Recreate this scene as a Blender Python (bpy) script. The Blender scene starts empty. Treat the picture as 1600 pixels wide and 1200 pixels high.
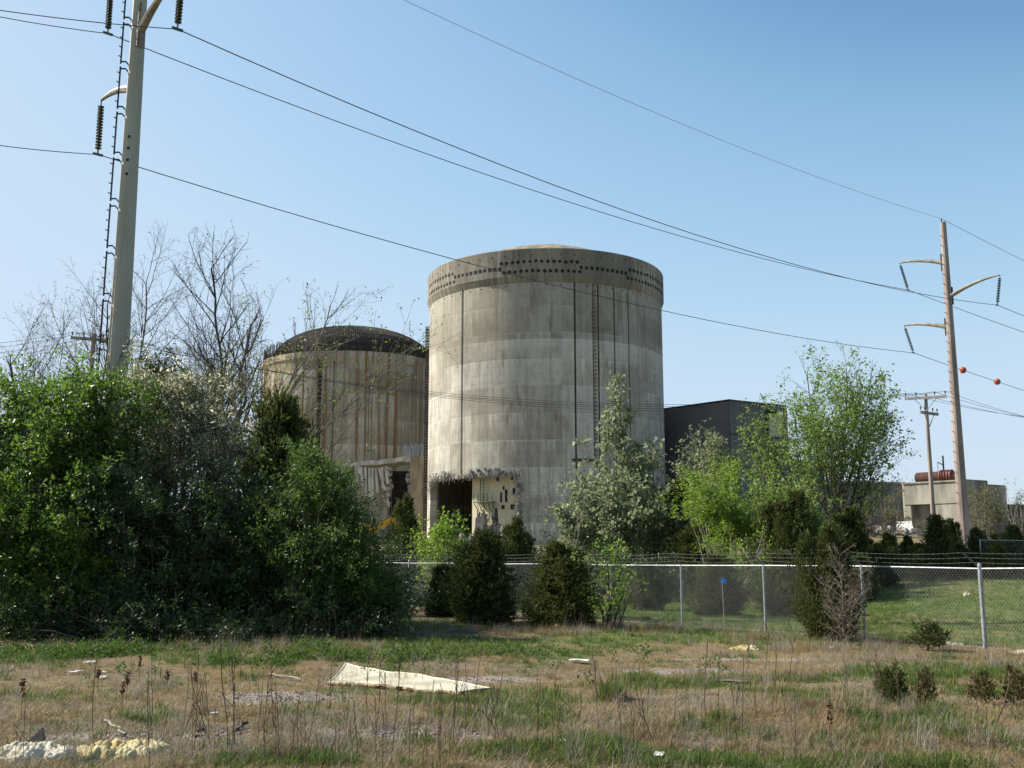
import bpy, math
import numpy as np

# ------------------------------------------------------------------ camera, world, sun, exposure
scene = bpy.context.scene
COL = scene.collection
F, TH, CZ = 1650.0, math.radians(9.37), 2.02        # focal length in photo pixels (1600 wide), pitch, eye height
cd = bpy.data.cameras.new('camera'); cam = bpy.data.objects.new('camera', cd); COL.objects.link(cam)
cd.sensor_fit = 'HORIZONTAL'; cd.sensor_width = 36; cd.lens = F/1600*36
cd.clip_start = 0.1; cd.clip_end = 8000
cam.location = (0, 0, CZ); cam.rotation_euler = (math.pi/2 + TH, 0, 0)
scene.camera = cam

EXPO = 0.90
SUN_AZ, SUN_EL = math.radians(-75), math.radians(39)    # azimuth from +Y, negative = to the left of the view
w = bpy.data.worlds.new('World'); scene.world = w; w.use_nodes = True
nt = w.node_tree
sky = nt.nodes.new('ShaderNodeTexSky'); sky.sky_type = 'NISHITA'; sky.sun_disc = False
sky.sun_elevation = SUN_EL; sky.sun_rotation = SUN_AZ
sky.air_density = 1.0; sky.dust_density = 1.0; sky.ozone_density = 2.0; sky.altitude = 100
# the photograph's tone response to the sky: one smooth curve per channel over the whole dome
div = nt.nodes.new('ShaderNodeMixRGB'); div.blend_type = 'MULTIPLY'; div.inputs[0].default_value = 1; div.inputs[2].default_value = (.1, .1, .1, 1)
crv = nt.nodes.new('ShaderNodeRGBCurve')
for ci, pts in enumerate(([(0,0),(.09,.11),(.115,.185),(.137,.295),(.165,.385),(.196,.455),(.245,.555),(.333,.62),(.6,.72),(1,.85)],
                          [(0,0),(.14,.21),(.18,.335),(.217,.505),(.26,.605),(.304,.675),(.363,.735),(.451,.765),(.7,.85),(1,.93)],
                          [(0,0),(.25,.42),(.333,.66),(.385,.79),(.48,.90),(.56,.93),(.8,.97),(1,1)])):
    c = crv.mapping.curves[ci]
    while len(c.points) > 2: c.points.remove(c.points[1])
    c.points[0].location = pts[0]; c.points[1].location = pts[-1]
    for p in pts[1:-1]: c.points.new(*p)
crv.mapping.update()
bg = nt.nodes['Background']; bg.inputs['Strength'].default_value = 0.15
mul = nt.nodes.new('ShaderNodeMixRGB'); mul.blend_type = 'MULTIPLY'; mul.inputs[0].default_value = 1; mul.inputs[2].default_value = (1/.15/2**EXPO,)*3 + (1,)
nt.links.new(sky.outputs[0], div.inputs[1]); nt.links.new(div.outputs[0], crv.inputs[1]); nt.links.new(crv.outputs[0], mul.inputs[1])
nt.links.new(mul.outputs[0], bg.inputs['Color'])
sl = bpy.data.lights.new('sun', 'SUN'); so = bpy.data.objects.new('sun', sl); COL.objects.link(so)
sl.energy = 5.0; sl.angle = math.radians(0.53); sl.color = (1.0, 0.93, 0.82)
SD = np.array((math.sin(SUN_AZ)*math.cos(SUN_EL), math.cos(SUN_AZ)*math.cos(SUN_EL), math.sin(SUN_EL)))
from mathutils import Vector
so.rotation_euler = Vector(SD).to_track_quat('Z', 'Y').to_euler(); so.location = (-60, 20, 80)
vs = scene.view_settings
vs.view_transform = 'Standard'; vs.look = 'None'; vs.gamma = 1; vs.use_curve_mapping = False; vs.exposure = EXPO
scene.cycles.max_bounces = 6; scene.cycles.diffuse_bounces = 3; scene.cycles.transmission_bounces = 3
scene.cycles.use_denoising = True

# ------------------------------------------------------------------ helpers
cT, sT = math.cos(TH), math.sin(TH)
def at(px, py, Y):
    """world point seen at photo pixel (px, py) at forward distance Y"""
    u, v = (px-800)/F, (600-py)/F
    t = Y/(cT - v*sT)
    return np.array((u*t, Y, CZ + t*(sT + v*cT)))
def gp(px, py, z=0.0):
    u, v = (px-800)/F, (600-py)/F
    t = (z-CZ)/(sT + v*cT)
    return np.array((u*t, t*(cT - v*sT), z))
def sm(t):
    t = np.clip(t, 0, 1); return t*t*(3-2*t)
_lat = np.random.default_rng(7).random((256, 256))
def vnoise(x, y):
    x = np.asarray(x, float); y = np.asarray(y, float)
    xi, yi = np.floor(x).astype(int), np.floor(y).astype(int)
    fx, fy = sm(x-xi), sm(y-yi)
    a, b = _lat[xi % 256, yi % 256], _lat[(xi+1) % 256, yi % 256]
    c, d = _lat[xi % 256, (yi+1) % 256], _lat[(xi+1) % 256, (yi+1) % 256]
    return (a*(1-fx)+b*fx)*(1-fy) + (c*(1-fx)+d*fx)*fy
def fbm(x, y, o=4):
    s, a, t = 0, 1, 0
    for i in range(o):
        s = s + a*vnoise(np.asarray(x)*2**i + 17*i, np.asarray(y)*2**i + 31*i); t += a; a *= .5
    return s/t
def ground(x, y):
    x = np.asarray(x, float); y = np.asarray(y, float)
    z = 3.6*sm((y-44)/80) + 1.0*sm((x-8)/16)*sm((y-28)/26)
    near = 1 - sm((y-60)/60)
    z = z + near*(0.16*(fbm(x*.35, y*.35, 3)-.5) + 0.06*(fbm(x*1.7+9, y*1.7, 2)-.5))
    z = z + (1-near)*0.8*(fbm(x*.05+3, y*.05, 3)-.5)*(1-sm((y-400)/300))
    return z

def nrm(a):
    a = np.asarray(a, float); return a/np.maximum(np.linalg.norm(a, axis=-1, keepdims=True), 1e-9)

class MB:
    """collects pieces and links them as ONE mesh object (world coordinates in, origin subtracted)"""
    def __init__(s): s.V, s.Fs, s.n = [], [], 0
    def add(s, V, Fc, rnd=0.0, mat=0):
        V = np.asarray(V, float).reshape(-1, 3); Fc = np.asarray(Fc, int)
        s.V.append(V); s.Fs.append((Fc + s.n, np.broadcast_to(np.asarray(rnd, float), (len(Fc),)), mat)); s.n += len(V); return s
    def hexa(s, P, mat=0):      # P: 8 points, 0-3 bottom loop, 4-7 top loop
        return s.add(P, [(0,3,2,1),(4,5,6,7),(0,1,5,4),(1,2,6,5),(2,3,7,6),(3,0,4,7)], mat=mat)
    def box(s, c, size, rz=0.0, mat=0, ry=0.0):
        hx, hy, hz = np.array(size)/2
        P = np.array([(-hx,-hy,-hz),(hx,-hy,-hz),(hx,hy,-hz),(-hx,hy,-hz),(-hx,-hy,hz),(hx,-hy,hz),(hx,hy,hz),(-hx,hy,hz)])
        if ry:
            k, q = math.cos(ry), math.sin(ry); P = P @ np.array([(k,0,q),(0,1,0),(-q,0,k)]).T
        k, q = math.cos(rz), math.sin(rz); P = P @ np.array([(k,-q,0),(q,k,0),(0,0,1)]).T
        return s.hexa(P + np.asarray(c, float), mat)
    def beam(s, p0, p1, wd, ht, mat=0, up=(0,0,1)):
        p0, p1 = np.asarray(p0, float), np.asarray(p1, float)
        d = nrm(p1-p0); a = np.cross(d, up)
        if np.linalg.norm(a) < 1e-4: a = np.cross(d, (1,0,0))
        a = nrm(a)*wd/2; b = nrm(np.cross(a, d))*ht/2
        return s.hexa([p0-a-b, p0+a-b, p1+a-b, p1-a-b, p0-a+b, p0+a+b, p1+a+b, p1-a+b], mat)
    def segs(s, P0, P1, R0, R1, n=3, rnd=0.0, mat=0):
        P0 = np.asarray(P0, float).reshape(-1,3); P1 = np.asarray(P1, float).reshape(-1,3); m = len(P0)
        if m == 0: return s
        R0 = np.broadcast_to(np.asarray(R0, float), (m,)); R1 = np.broadcast_to(np.asarray(R1, float), (m,))
        d = nrm(P1-P0); ref = np.where(np.abs(d[:,2:3]) > .9, np.array([[1.,0,0]]), np.array([[0,0,1.]]))
        a = nrm(np.cross(d, ref)); b = np.cross(d, a)
        an = np.arange(n)*2*math.pi/n
        ring = a[:,None,:]*np.cos(an)[None,:,None] + b[:,None,:]*np.sin(an)[None,:,None]
        V = np.concatenate([P0[:,None]+ring*R0[:,None,None], P1[:,None]+ring*R1[:,None,None]], 1).reshape(-1,3)
        i = np.arange(n); j = (i+1) % n
        q = np.stack([i, i+n, j+n, j], 1)
        Fc = (np.arange(m)[:,None,None]*2*n + q[None]).reshape(-1,4)
        r = np.repeat(np.broadcast_to(np.asarray(rnd, float), (m,)), n)
        s.add(V, Fc, r, mat); return s
    def tube(s, pts, r, n=6, mat=0, caps=True):
        pts = np.asarray(pts, float); m = len(pts); r = np.broadcast_to(np.asarray(r, float), (m,))
        t = np.gradient(pts, axis=0); t = nrm(t)
        ref = np.array((0,0,1.)) if abs(t[0,2]) < .9 else np.array((1.,0,0))
        a = nrm(np.cross(t, ref)); b = np.cross(t, a)
        an = np.arange(n)*2*math.pi/n
        V = (pts[:,None] + (a[:,None]*np.cos(an)[None,:,None] + b[:,None]*np.sin(an)[None,:,None])*r[:,None,None]).reshape(-1,3)
        i = np.arange(n); j = (i+1) % n
        Fc = np.concatenate([np.stack([k*n+i, k*n+n+i, k*n+n+j, k*n+j], 1) for k in range(m-1)])
        s.add(V, Fc, mat=mat)
        if caps:
            s.add(V[:n], [tuple(range(n))], mat=mat); s.add(V[-n:], [tuple(range(n))[::-1]], mat=mat)
        return s
    def lathe(s, prof, n=24, c=(0,0,0), mat=0):    # prof: (r, z)
        prof = np.asarray(prof, float); m = len(prof); an = np.arange(n)*2*math.pi/n
        V = np.stack([prof[:,0,None]*np.cos(an), prof[:,0,None]*np.sin(an), np.broadcast_to(prof[:,1,None], (m,n))], -1).reshape(-1,3) + np.asarray(c, float)
        i = np.arange(n); j = (i+1) % n
        Fc = np.concatenate([np.stack([k*n+i, k*n+j, k*n+n+j, k*n+n+i], 1) for k in range(m-1)])
        return s.add(V, Fc, mat=mat)
    def mesh(s, name, mats, origin=(0,0,0), smooth=False):
        V = np.concatenate(s.V) - np.asarray(origin, float) if s.V else np.zeros((0,3))
        me = bpy.data.meshes.new(name)
        me.vertices.add(len(V)); me.vertices.foreach_set('co', V.astype(np.float32).ravel())
        tot = np.concatenate([np.full(len(f), f.shape[1]) for f, _, _ in s.Fs]); lv = np.concatenate([f.ravel() for f, _, _ in s.Fs])
        st = np.concatenate([[0], np.cumsum(tot)[:-1]])
        me.loops.add(len(lv)); me.loops.foreach_set('vertex_index', lv.astype(np.int32))
        me.polygons.add(len(tot)); me.polygons.foreach_set('loop_start', st.astype(np.int32))
        me.polygons.foreach_set('material_index', np.concatenate([np.full(len(f), m) for f, _, m in s.Fs]).astype(np.int32))
        me.polygons.foreach_set('use_smooth', np.full(len(tot), bool(smooth)))
        a = me.attributes.new('rnd', 'FLOAT', 'FACE'); a.data.foreach_set('value', np.concatenate([r for _, r, _ in s.Fs]).astype(np.float32))
        for m in (mats if isinstance(mats, (list, tuple)) else [mats]): me.materials.append(m)
        me.update(calc_edges=True); return me
    def build(s, name, mats, parent=None, smooth=False, origin=None):
        og = origin if origin is not None else (rootloc(parent) if parent else (0,0,0))
        o = bpy.data.objects.new(name, s.mesh(name, mats, og, smooth)); COL.objects.link(o)
        if parent: o.parent = parent
        elif origin is not None: o.location = origin
        if smooth == 'auto': pass
        return o
def rootloc(o):
    while o.parent: o = o.parent
    return np.array(o.location)
def tag(o, label=None, cat=None, group=None, kind=None):
    if label: o['label'] = label
    if cat: o['category'] = cat
    if group: o['group'] = group
    if kind: o['kind'] = kind
    return o
def thing(name, label, cat, loc, group=None):
    o = bpy.data.objects.new(name, None); o.empty_display_size = .3; COL.objects.link(o)
    o.location = [float(v) for v in loc]; return tag(o, label, cat, group, 'thing')
def piece(name, me, parent, loc=(0,0,0), rot=(0,0,0), scale=(1,1,1)):
    """an object on shared mesh data, in its thing's own frame"""
    o = bpy.data.objects.new(name, me); COL.objects.link(o); o.parent = parent
    o.location = [float(v) for v in loc]; o.rotation_euler = rot; o.scale = scale; return o
def copy_tree(o, parent=None):
    c = o.copy(); COL.objects.link(c); c.parent = parent
    for ch in list(o.children): copy_tree(ch, c)
    return c

# ------------------------------------------------------------------ materials
class NT:
    def __init__(s, name):
        s.m = bpy.data.materials.new(name); s.m.use_nodes = True; s.t = s.m.node_tree; s.t.nodes.clear()
        s.out = s.t.nodes.new('ShaderNodeOutputMaterial')
    def n(s, typ, **kw):
        nd = s.t.nodes.new('ShaderNode'+typ)
        for k, v in kw.items(): setattr(nd, k, v)
        return nd
    def put(s, sock, v):
        if hasattr(v, 'is_output') or isinstance(v, bpy.types.NodeSocket): s.t.links.new(v, sock)
        else: sock.default_value = v
    def math(s, op, a, b=0.0, c=None, clamp=False):
        nd = s.n('Math', operation=op, use_clamp=clamp); s.put(nd.inputs[0], a); s.put(nd.inputs[1], b)
        if c is not None: s.put(nd.inputs[2], c)
        return nd.outputs[0]
    def mix(s, f, a, b, mode='MIX'):
        nd = s.n('MixRGB', blend_type=mode)
        s.put(nd.inputs[0], f)
        for k, v in ((1, a), (2, b)):
            s.put(nd.inputs[k], v if not isinstance(v, tuple) else (*v[:3], 1))
        return nd.outputs[0]
    def noise(s, vec, scale=1.0, detail=3.0, rough=.55, dim='3D'):
        nd = s.n('TexNoise', noise_dimensions=dim); s.put(nd.inputs['Scale'], scale); s.put(nd.inputs['Detail'], detail); s.put(nd.inputs['Roughness'], rough)
        if vec is not None: s.put(nd.inputs['Vector'], vec)
        return nd.outputs['Fac']
    def ramp(s, v, lo, hi):
        nd = s.n('MapRange', interpolation_type='SMOOTHSTEP'); s.put(nd.inputs[0], v); s.put(nd.inputs[1], lo); s.put(nd.inputs[2], hi)
        return nd.outputs[0]
    def xyz(s, x=0.0, y=0.0, z=0.0):
        nd = s.n('CombineXYZ'); s.put(nd.inputs[0], x); s.put(nd.inputs[1], y); s.put(nd.inputs[2], z); return nd.outputs[0]
    def coord(s, which='Object'): return s.n('TexCoord').outputs[which]
    def attr(s, name): return s.n('Attribute', attribute_name=name).outputs['Fac']
    def bsdf(s, col, rough=.8, metal=0.0, bump=None, bd=.02, spec=.3):
        b = s.n('BsdfPrincipled'); s.put(b.inputs['Base Color'], col if not isinstance(col, tuple) else (*col[:3], 1))
        s.put(b.inputs['Roughness'], rough); s.put(b.inputs['Metallic'], metal); s.put(b.inputs['Specular IOR Level'], spec)
        if bump is not None:
            bn = s.n('Bump'); bn.inputs['Distance'].default_value = bd; bn.inputs['Strength'].default_value = .7; s.put(bn.inputs['Height'], bump)
            s.t.links.new(bn.outputs[0], b.inputs['Normal'])
        s.t.links.new(b.outputs[0], s.out.inputs[0]); return s.m

def simple(name, c1, c2, scale=3.0, rough=.8, metal=0.0, stretch=(1,1,1), bd=.01, spec=.3, detail=4):
    n = NT(name); mp = n.n('Mapping'); n.put(mp.inputs['Vector'], n.coord()); mp.inputs['Scale'].default_value = stretch
    f = n.noise(mp.outputs[0], scale, detail); g = n.ramp(f, .35, .68)
    return n.bsdf(n.mix(g, c1, c2), rough, metal, f, bd, spec)

def leafmat(name, c1, c2, trans=.35, rough=.45, spec=.4, per='face'):
    n = NT(name)
    r = n.attr('rnd') if per == 'face' else n.n('ObjectInfo').outputs['Random']
    col = n.mix(r, c1, c2)
    big = n.noise(n.coord(), .9, 2); col = n.mix(n.math('MULTIPLY', n.ramp(big, .35, .7), .35), col, tuple(v*.72 for v in c1))
    b = n.n('BsdfPrincipled'); n.put(b.inputs['Base Color'], col); n.put(b.inputs['Roughness'], rough); n.put(b.inputs['Specular IOR Level'], spec)
    t = n.n('BsdfTranslucent'); n.put(t.inputs[0], n.mix(.5, col, tuple(min(1, v*1.25) for v in c2)))
    mx = n.n('MixShader'); n.put(mx.inputs[0], trans); n.t.links.new(b.outputs[0], mx.inputs[1]); n.t.links.new(t.outputs[0], mx.inputs[2])
    n.t.links.new(mx.outputs[0], n.out.inputs[0]); return n.m

M = {}
M['bark'] = simple('bark', (.055,.045,.036), (.13,.115,.095), 6, .95, stretch=(1,1,.3))
M['bark_pale'] = simple('bark_pale', (.16,.145,.12), (.30,.28,.24), 6, .9, stretch=(1,1,.3))
M['twig_grey'] = simple('twig_grey', (.13,.11,.095), (.26,.23,.20), 3, .95)
M['cedar'] = leafmat('cedar', (.024,.038,.010), (.110,.128,.034), .25, .6, .2)
M['cedar_brown'] = leafmat('cedar_brown', (.075,.050,.018), (.085,.080,.022), .15, .6, .2)
M['elm'] = leafmat('elm', (.042,.095,.012), (.135,.235,.032), .5, .4, .35)
M['olive'] = leafmat('olive', (.070,.100,.038), (.190,.205,.105), .42, .5, .3)
M['flower'] = leafmat('flower', (.55,.53,.37), (.72,.69,.52), .55, .6, .2)
M['privet'] = leafmat('privet', (.036,.078,.012), (.100,.175,.030), .42, .5, .28)
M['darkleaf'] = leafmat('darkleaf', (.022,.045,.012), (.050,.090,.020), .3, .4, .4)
M['lime'] = leafmat('lime', (.120,.215,.020), (.225,.330,.038), .5, .45, .3)
M['poplar'] = leafmat('poplar', (.090,.140,.050), (.285,.315,.180), .48, .45, .35)
M['pear'] = leafmat('pear', (.095,.140,.048), (.260,.285,.160), .42, .48, .3)
M['ash'] = leafmat('ash', (.105,.180,.028), (.215,.315,.065), .48, .42, .35)
M['bud'] = leafmat('bud', (.10,.12,.045), (.19,.18,.085), .4, .6, .2)
M['brush'] = leafmat('brush', (.110,.120,.045), (.190,.180,.085), .4, .6, .2)
M['galv'] = simple('galv', (.24,.255,.27), (.36,.375,.39), 9, .5, .3)
M['chain'] = simple('chain', (.17,.18,.185), (.27,.28,.285), 9, .6, .3)
M['wire'] = simple('wire', (.06,.065,.07), (.10,.10,.11), 4, .5, .5)
M['dark_metal'] = simple('dark_metal', (.025,.03,.03), (.05,.055,.055), 4, .5, .4)
M['glass_ins'] = simple('glass_ins', (.012,.03,.028), (.03,.055,.05), 4, .18, spec=.6)
M['poleA'] = simple('poleA', (.27,.275,.215), (.35,.35,.28), 1.2, .6, .0, (1,1,.15), spec=.35)
M['poleB'] = simple('poleB', (.20,.155,.138), (.33,.275,.25), 1.6, .7, .0, (1,1,.12))
M['arm_grey'] = simple('arm_grey', (.17,.155,.125), (.28,.275,.24), 2.2, .6)
M['rust'] = simple('rust', (.045,.026,.020), (.105,.048,.032), 2.5, .85)
M['rust_dark'] = simple('rust_dark', (.030,.026,.024), (.072,.056,.047), 2.5, .85)
M['red_paint'] = simple('red_paint', (.12,.036,.028), (.20,.065,.048), 4, .55)
M['ball'] = simple('ball', (.34,.07,.035), (.46,.12,.06), 2, .5)
M['wood'] = simple('wood', (.23,.19,.165), (.34,.29,.26), 4, .9, stretch=(1,1,.1))
M['wood_pale'] = simple('wood_pale', (.40,.38,.34), (.55,.53,.48), 4, .9)
M['void_shade'] = simple('void_shade', (.012,.012,.013), (.028,.027,.026), 2, .9)  # near-black: the shade of hollows and openings put into a colour
M['dark_clad'] = None
M['yellow'] = simple('yellow', (.50,.27,.015), (.62,.36,.03), 2, .5)
M['green_steel'] = simple('green_steel', (.06,.10,.06), (.12,.17,.10), 3, .6)
M['white'] = simple('white', (.48,.48,.46), (.64,.64,.62), 5, .6)
M['foam'] = simple('foam', (.37,.295,.12), (.52,.45,.27), 5, .95, bd=.02)
M['foam_white'] = simple('foam_white', (.38,.345,.24), (.54,.50,.40), 5, .95, bd=.02)
M['sheet'] = simple('sheet', (.36,.33,.23), (.54,.51,.40), 1.6, .6, stretch=(1,1,1), bd=.006, detail=7)
M['sheet_edge'] = simple('sheet_edge', (.20,.13,.07), (.34,.25,.15), 6, .9)
M['blue'] = simple('blue', (.02,.16,.62), (.05,.25,.75), 4, .5)
M['rubble'] = simple('rubble', (.15,.128,.115), (.28,.245,.215), 1.2, .95, bd=.08)
M['rebar_grey'] = simple('rebar_grey', (.11,.107,.105), (.23,.225,.22), 2.0, .8)
M['cream'] = simple('cream', (.46,.41,.28), (.60,.54,.39), .5, .85, stretch=(1,1,.5))
M['soot_dark'] = simple('soot_dark', (.03,.03,.03), (.12,.115,.11), 1.5, .95)
M['tan_wall'] = simple('tan_wall', (.16,.13,.088), (.33,.28,.19), .7, .9, stretch=(1,1,.25), detail=9)
M['tin'] = simple('tin', (.13,.145,.165), (.33,.35,.37), 1.0, .5, .3, stretch=(4,4,.3))
M['pale_conc'] = simple('pale_conc', (.30,.285,.26), (.52,.50,.46), 1.0, .92, stretch=(1,1,.3), bd=.04, detail=8)
M['twig_brown'] = simple('twig_brown', (.12,.092,.072), (.24,.195,.155), 3, .95)
M['rebar_brown'] = simple('rebar_brown', (.045,.034,.027), (.12,.090,.066), 1.2, .9)
M['grey_conc'] = simple('grey_conc', (.155,.145,.12), (.36,.34,.285), .6, .92, stretch=(1,1,.22), bd=.03, detail=8)

def concrete(name, R, lifts, base_lo, base_hi, rust, effl, drip, seed, upper=None, rc=(.145,.082,.040), warmth=.28):
    """board-marked concrete shell: pour lifts, form seams, lime runs below the joints, rust and rain streaks"""
    n = NT(name); c = n.n('SeparateXYZ'); n.put(c.inputs[0], n.coord()); x, y, z = c.outputs
    s = n.math('MULTIPLY', n.math('ARCTAN2', y, x), R)
    lift, off = lifts
    q = n.math('DIVIDE', n.math('ADD', z, off), lift)
    wob = n.math('MULTIPLY', n.math('SUBTRACT', n.noise(n.xyz(s, seed), .6, 2), .5), .05)
    q = n.math('ADD', q, wob)
    idx = n.math('FLOOR', q); t = n.math('SUBTRACT', 1.0, n.math('FRACT', q))       # t = 0 just under a joint
    wn = n.n('TexWhiteNoise', noise_dimensions='1D'); n.put(wn.inputs['W'], n.math('ADD', idx, seed)); tone = wn.outputs[0]
    seg = n.math('FLOOR', n.math('DIVIDE', s, 4.9)); wn2 = n.n('TexWhiteNoise', noise_dimensions='2D'); n.put(wn2.inputs['Vector'], n.xyz(seg, idx, seed)); tone2 = wn2.outputs[0]
    blot = n.noise(n.xyz(s, n.math('MULTIPLY', z, .8), seed), .16, 6, .6)
    fine = n.noise(n.xyz(s, n.math('MULTIPLY', z, .5), seed), 1.5, 6, .65)
    k = n.math('ADD', n.math('MULTIPLY', tone, .20), n.math('MULTIPLY', tone2, .18))
    k = n.math('ADD', k, n.math('MULTIPLY', n.ramp(blot, .3, .7), .42)); k = n.math('ADD', k, n.math('MULTIPLY', n.math('SUBTRACT', fine, .5), .75), clamp=True)
    col = n.mix(k, base_lo, base_hi)
    warm = n.ramp(n.noise(n.xyz(s, z, seed+5), .05, 3), .4, .62)
    col = n.mix(n.math('MULTIPLY', warm, warmth), col, (.36,.31,.22))
    # lime washed down from each joint
    run = n.ramp(n.noise(n.xyz(s, n.math('MULTIPLY', z, .07), seed+2), 1.5, 6, .7), .45, .60)
    amt = n.math('MULTIPLY', run, n.math('POWER', n.math('SUBTRACT', 1.0, t), 1.6))
    zone = n.ramp(n.noise(n.xyz(s, z, seed+11), .085, 2), .38, .6)
    lip = n.math('MULTIPLY', n.ramp(t, .10, .0), .5)
    col = n.mix(n.math('MULTIPLY', n.math('MAXIMUM', n.math('MULTIPLY', amt, zone), n.math('MULTIPLY', lip, zone)), effl), col, (.66,.64,.57))
    # patched panels, paler, some worn off downwards
    pan = n.math('MULTIPLY', n.ramp(tone2, .62, .66), n.ramp(n.noise(n.xyz(s, n.math('MULTIPLY', z, .4), seed+9), .9, 4, .65), .36, .58))
    col = n.mix(n.math('MULTIPLY', pan, effl*.55), col, (.52,.51,.47))
    # rain streaks, dark
    dr = n.ramp(n.noise(n.xyz(s, n.math('MULTIPLY', z, .025), seed+3), 1.2, 7, .72), .48, .66)
    col = n.mix(n.math('MULTIPLY', dr, drip), col, (.10,.092,.08))
    dr2 = n.ramp(n.noise(n.xyz(s, n.math('MULTIPLY', z, .12), seed+13), 3.4, 5, .65), .54, .66)
    col = n.mix(n.math('MULTIPLY', dr2, drip*.55), col, (.15,.14,.12))
    # rust runs
    ru = n.ramp(n.noise(n.xyz(s, n.math('MULTIPLY', z, rust[1]), seed+4), rust[2], 4, .6), rust[3], rust[3]+.12)
    col = n.mix(n.math('MULTIPLY', ru, rust[0]), col, rc)
    if upper is not None:      # the last lifts were poured in a darker mix
        up_ = n.ramp(z, upper-.12, upper+.12); col = n.mix(n.math('MULTIPLY', up_, .42), col, (.185,.165,.125))
        low = n.math('MULTIPLY', n.ramp(z, upper-.02, upper-.10), n.ramp(z, upper-4.5, upper-.3)); col = n.mix(n.math('MULTIPLY', low, n.math('MULTIPLY', zone, .5)), col, (.56,.54,.47))
    # form seams
    def line(v, per, wd):
        return n.math('LESS_THAN', n.math('FRACT', n.math('DIVIDE', v, per)), wd/per)
    seam = n.math('MAXIMUM', line(z, 1.2, .06), line(s, 2.45, .06))
    broken = n.ramp(n.noise(n.xyz(s, z, seed+6), .7, 3), .42, .6)
    col = n.mix(n.math('MULTIPLY', n.math('MULTIPLY', seam, broken), .38), col, (.13,.12,.105))
    hgt = n.math('SUBTRACT', n.math('ADD', fine, n.math('MULTIPLY', tone2, .6)), n.math('MULTIPLY', seam, .5))
    return n.bsdf(col, .93, 0.0, hgt, .03, .2)

def clad():
    n = NT('dark_clad'); c = n.n('SeparateXYZ'); n.put(c.inputs[0], n.coord()); x, y, z = c.outputs
    f = n.noise(n.xyz(n.math('MULTIPLY', n.math('ADD', x, y), 1.0), n.math('MULTIPLY', z, .25)), .6, 5)
    wn = n.n('TexWhiteNoise', noise_dimensions='2D'); n.put(wn.inputs['Vector'], n.xyz(n.math('FLOOR', n.math('DIVIDE', z, 2.6)), n.math('FLOOR', n.math('DIVIDE', n.math('ADD', x, n.math('MULTIPLY', y, .35)), 2.2))))
    col = n.mix(n.ramp(f, .3, .7), (.098,.099,.097), (.155,.156,.152))
    col = n.mix(n.math('MULTIPLY', wn.outputs[0], .35), col, (.18,.182,.178))
    return n.bsdf(col, .8, 0.0, f, .03, .25)
M['dark_clad'] = clad()

# ------------------------------------------------------------------ ground
def blob(px, py, wx, wy):
    """soft patch on the ground: centre seen at (px, py), half sizes in metres"""
    c = gp(px, py); return (c[0], c[1], wx, wy)
GREEN = [blob(160,1018,5.2,1.6), blob(60,1022,3,1.3), blob(330,1022,3.2,1.6), blob(740,1010,4.5,3.0), blob(960,1000,3.5,2.6), blob(560,1015,3.2,2.2), blob(1120,995,4.2,2.6), blob(730,1100,1.2,.8), blob(790,1125,1.5,.9),
         blob(900,1170,1.0,.6), blob(420,1195,1.0,.3), blob(1190,1062,2.6,.8), blob(1030,1185,.9,.5), blob(1240,1080,1.0,.7),
         blob(1420,1000,3.5,1.6), blob(1520,1050,2.0,1.4), blob(1580,1080,1.6,.9), blob(1110,1140,1.0,.7), blob(1330,1150,.9,.6), blob(230,1130,.5,.35),
         blob(1180,980,4.5,3), blob(1460,1130,.7,.5), blob(660,975,3.0,3.0), blob(1060,965,4,3.0), blob(1290,1190,1.2,.5)]
BARE = [blob(455,1090,1.25,1.1), blob(450,1090,1.1,.9), blob(1080,1045,1.8,.5), blob(760,1062,.9,.5), blob(1160,1030,2.2,.4), blob(600,1150,1.6,.6), blob(200,1155,1.6,.35)]
def greenness(x, y):
    g = np.zeros(np.shape(x))
    for cx, cy, wx, wy in GREEN:
        d = ((x-cx)/wx)**2 + ((y-cy)/wy)**2
        g = np.maximum(g, np.exp(-d*1.1))
    nz = fbm(x*.9+5, y*.9, 4)
    g = g*1.05 + (nz-.5)*2.2
    behind = sm(((x*.806 + (y-24.5)*.592) - 8.6)/2.0)      # the meadow inside the fence
    g = np.maximum(g, behind*(.62+.9*(fbm(x*.12, y*.12, 3)-.45)))
    far = sm((y-62)/30)
    return np.clip(g, 0, 1)*(1-.45*far)
def bareness(x, y):
    g = np.zeros(np.shape(x))
    for cx, cy, wx, wy in BARE:
        g = np.maximum(g, np.exp(-1.4*(((x-cx)/wx)**2 + ((y-cy)/wy)**2)**1.5))
    return np.clip(g*1.2 + (fbm(x*1.3+40, y*1.3, 4)-.62)*1.4, 0, 1)

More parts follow.
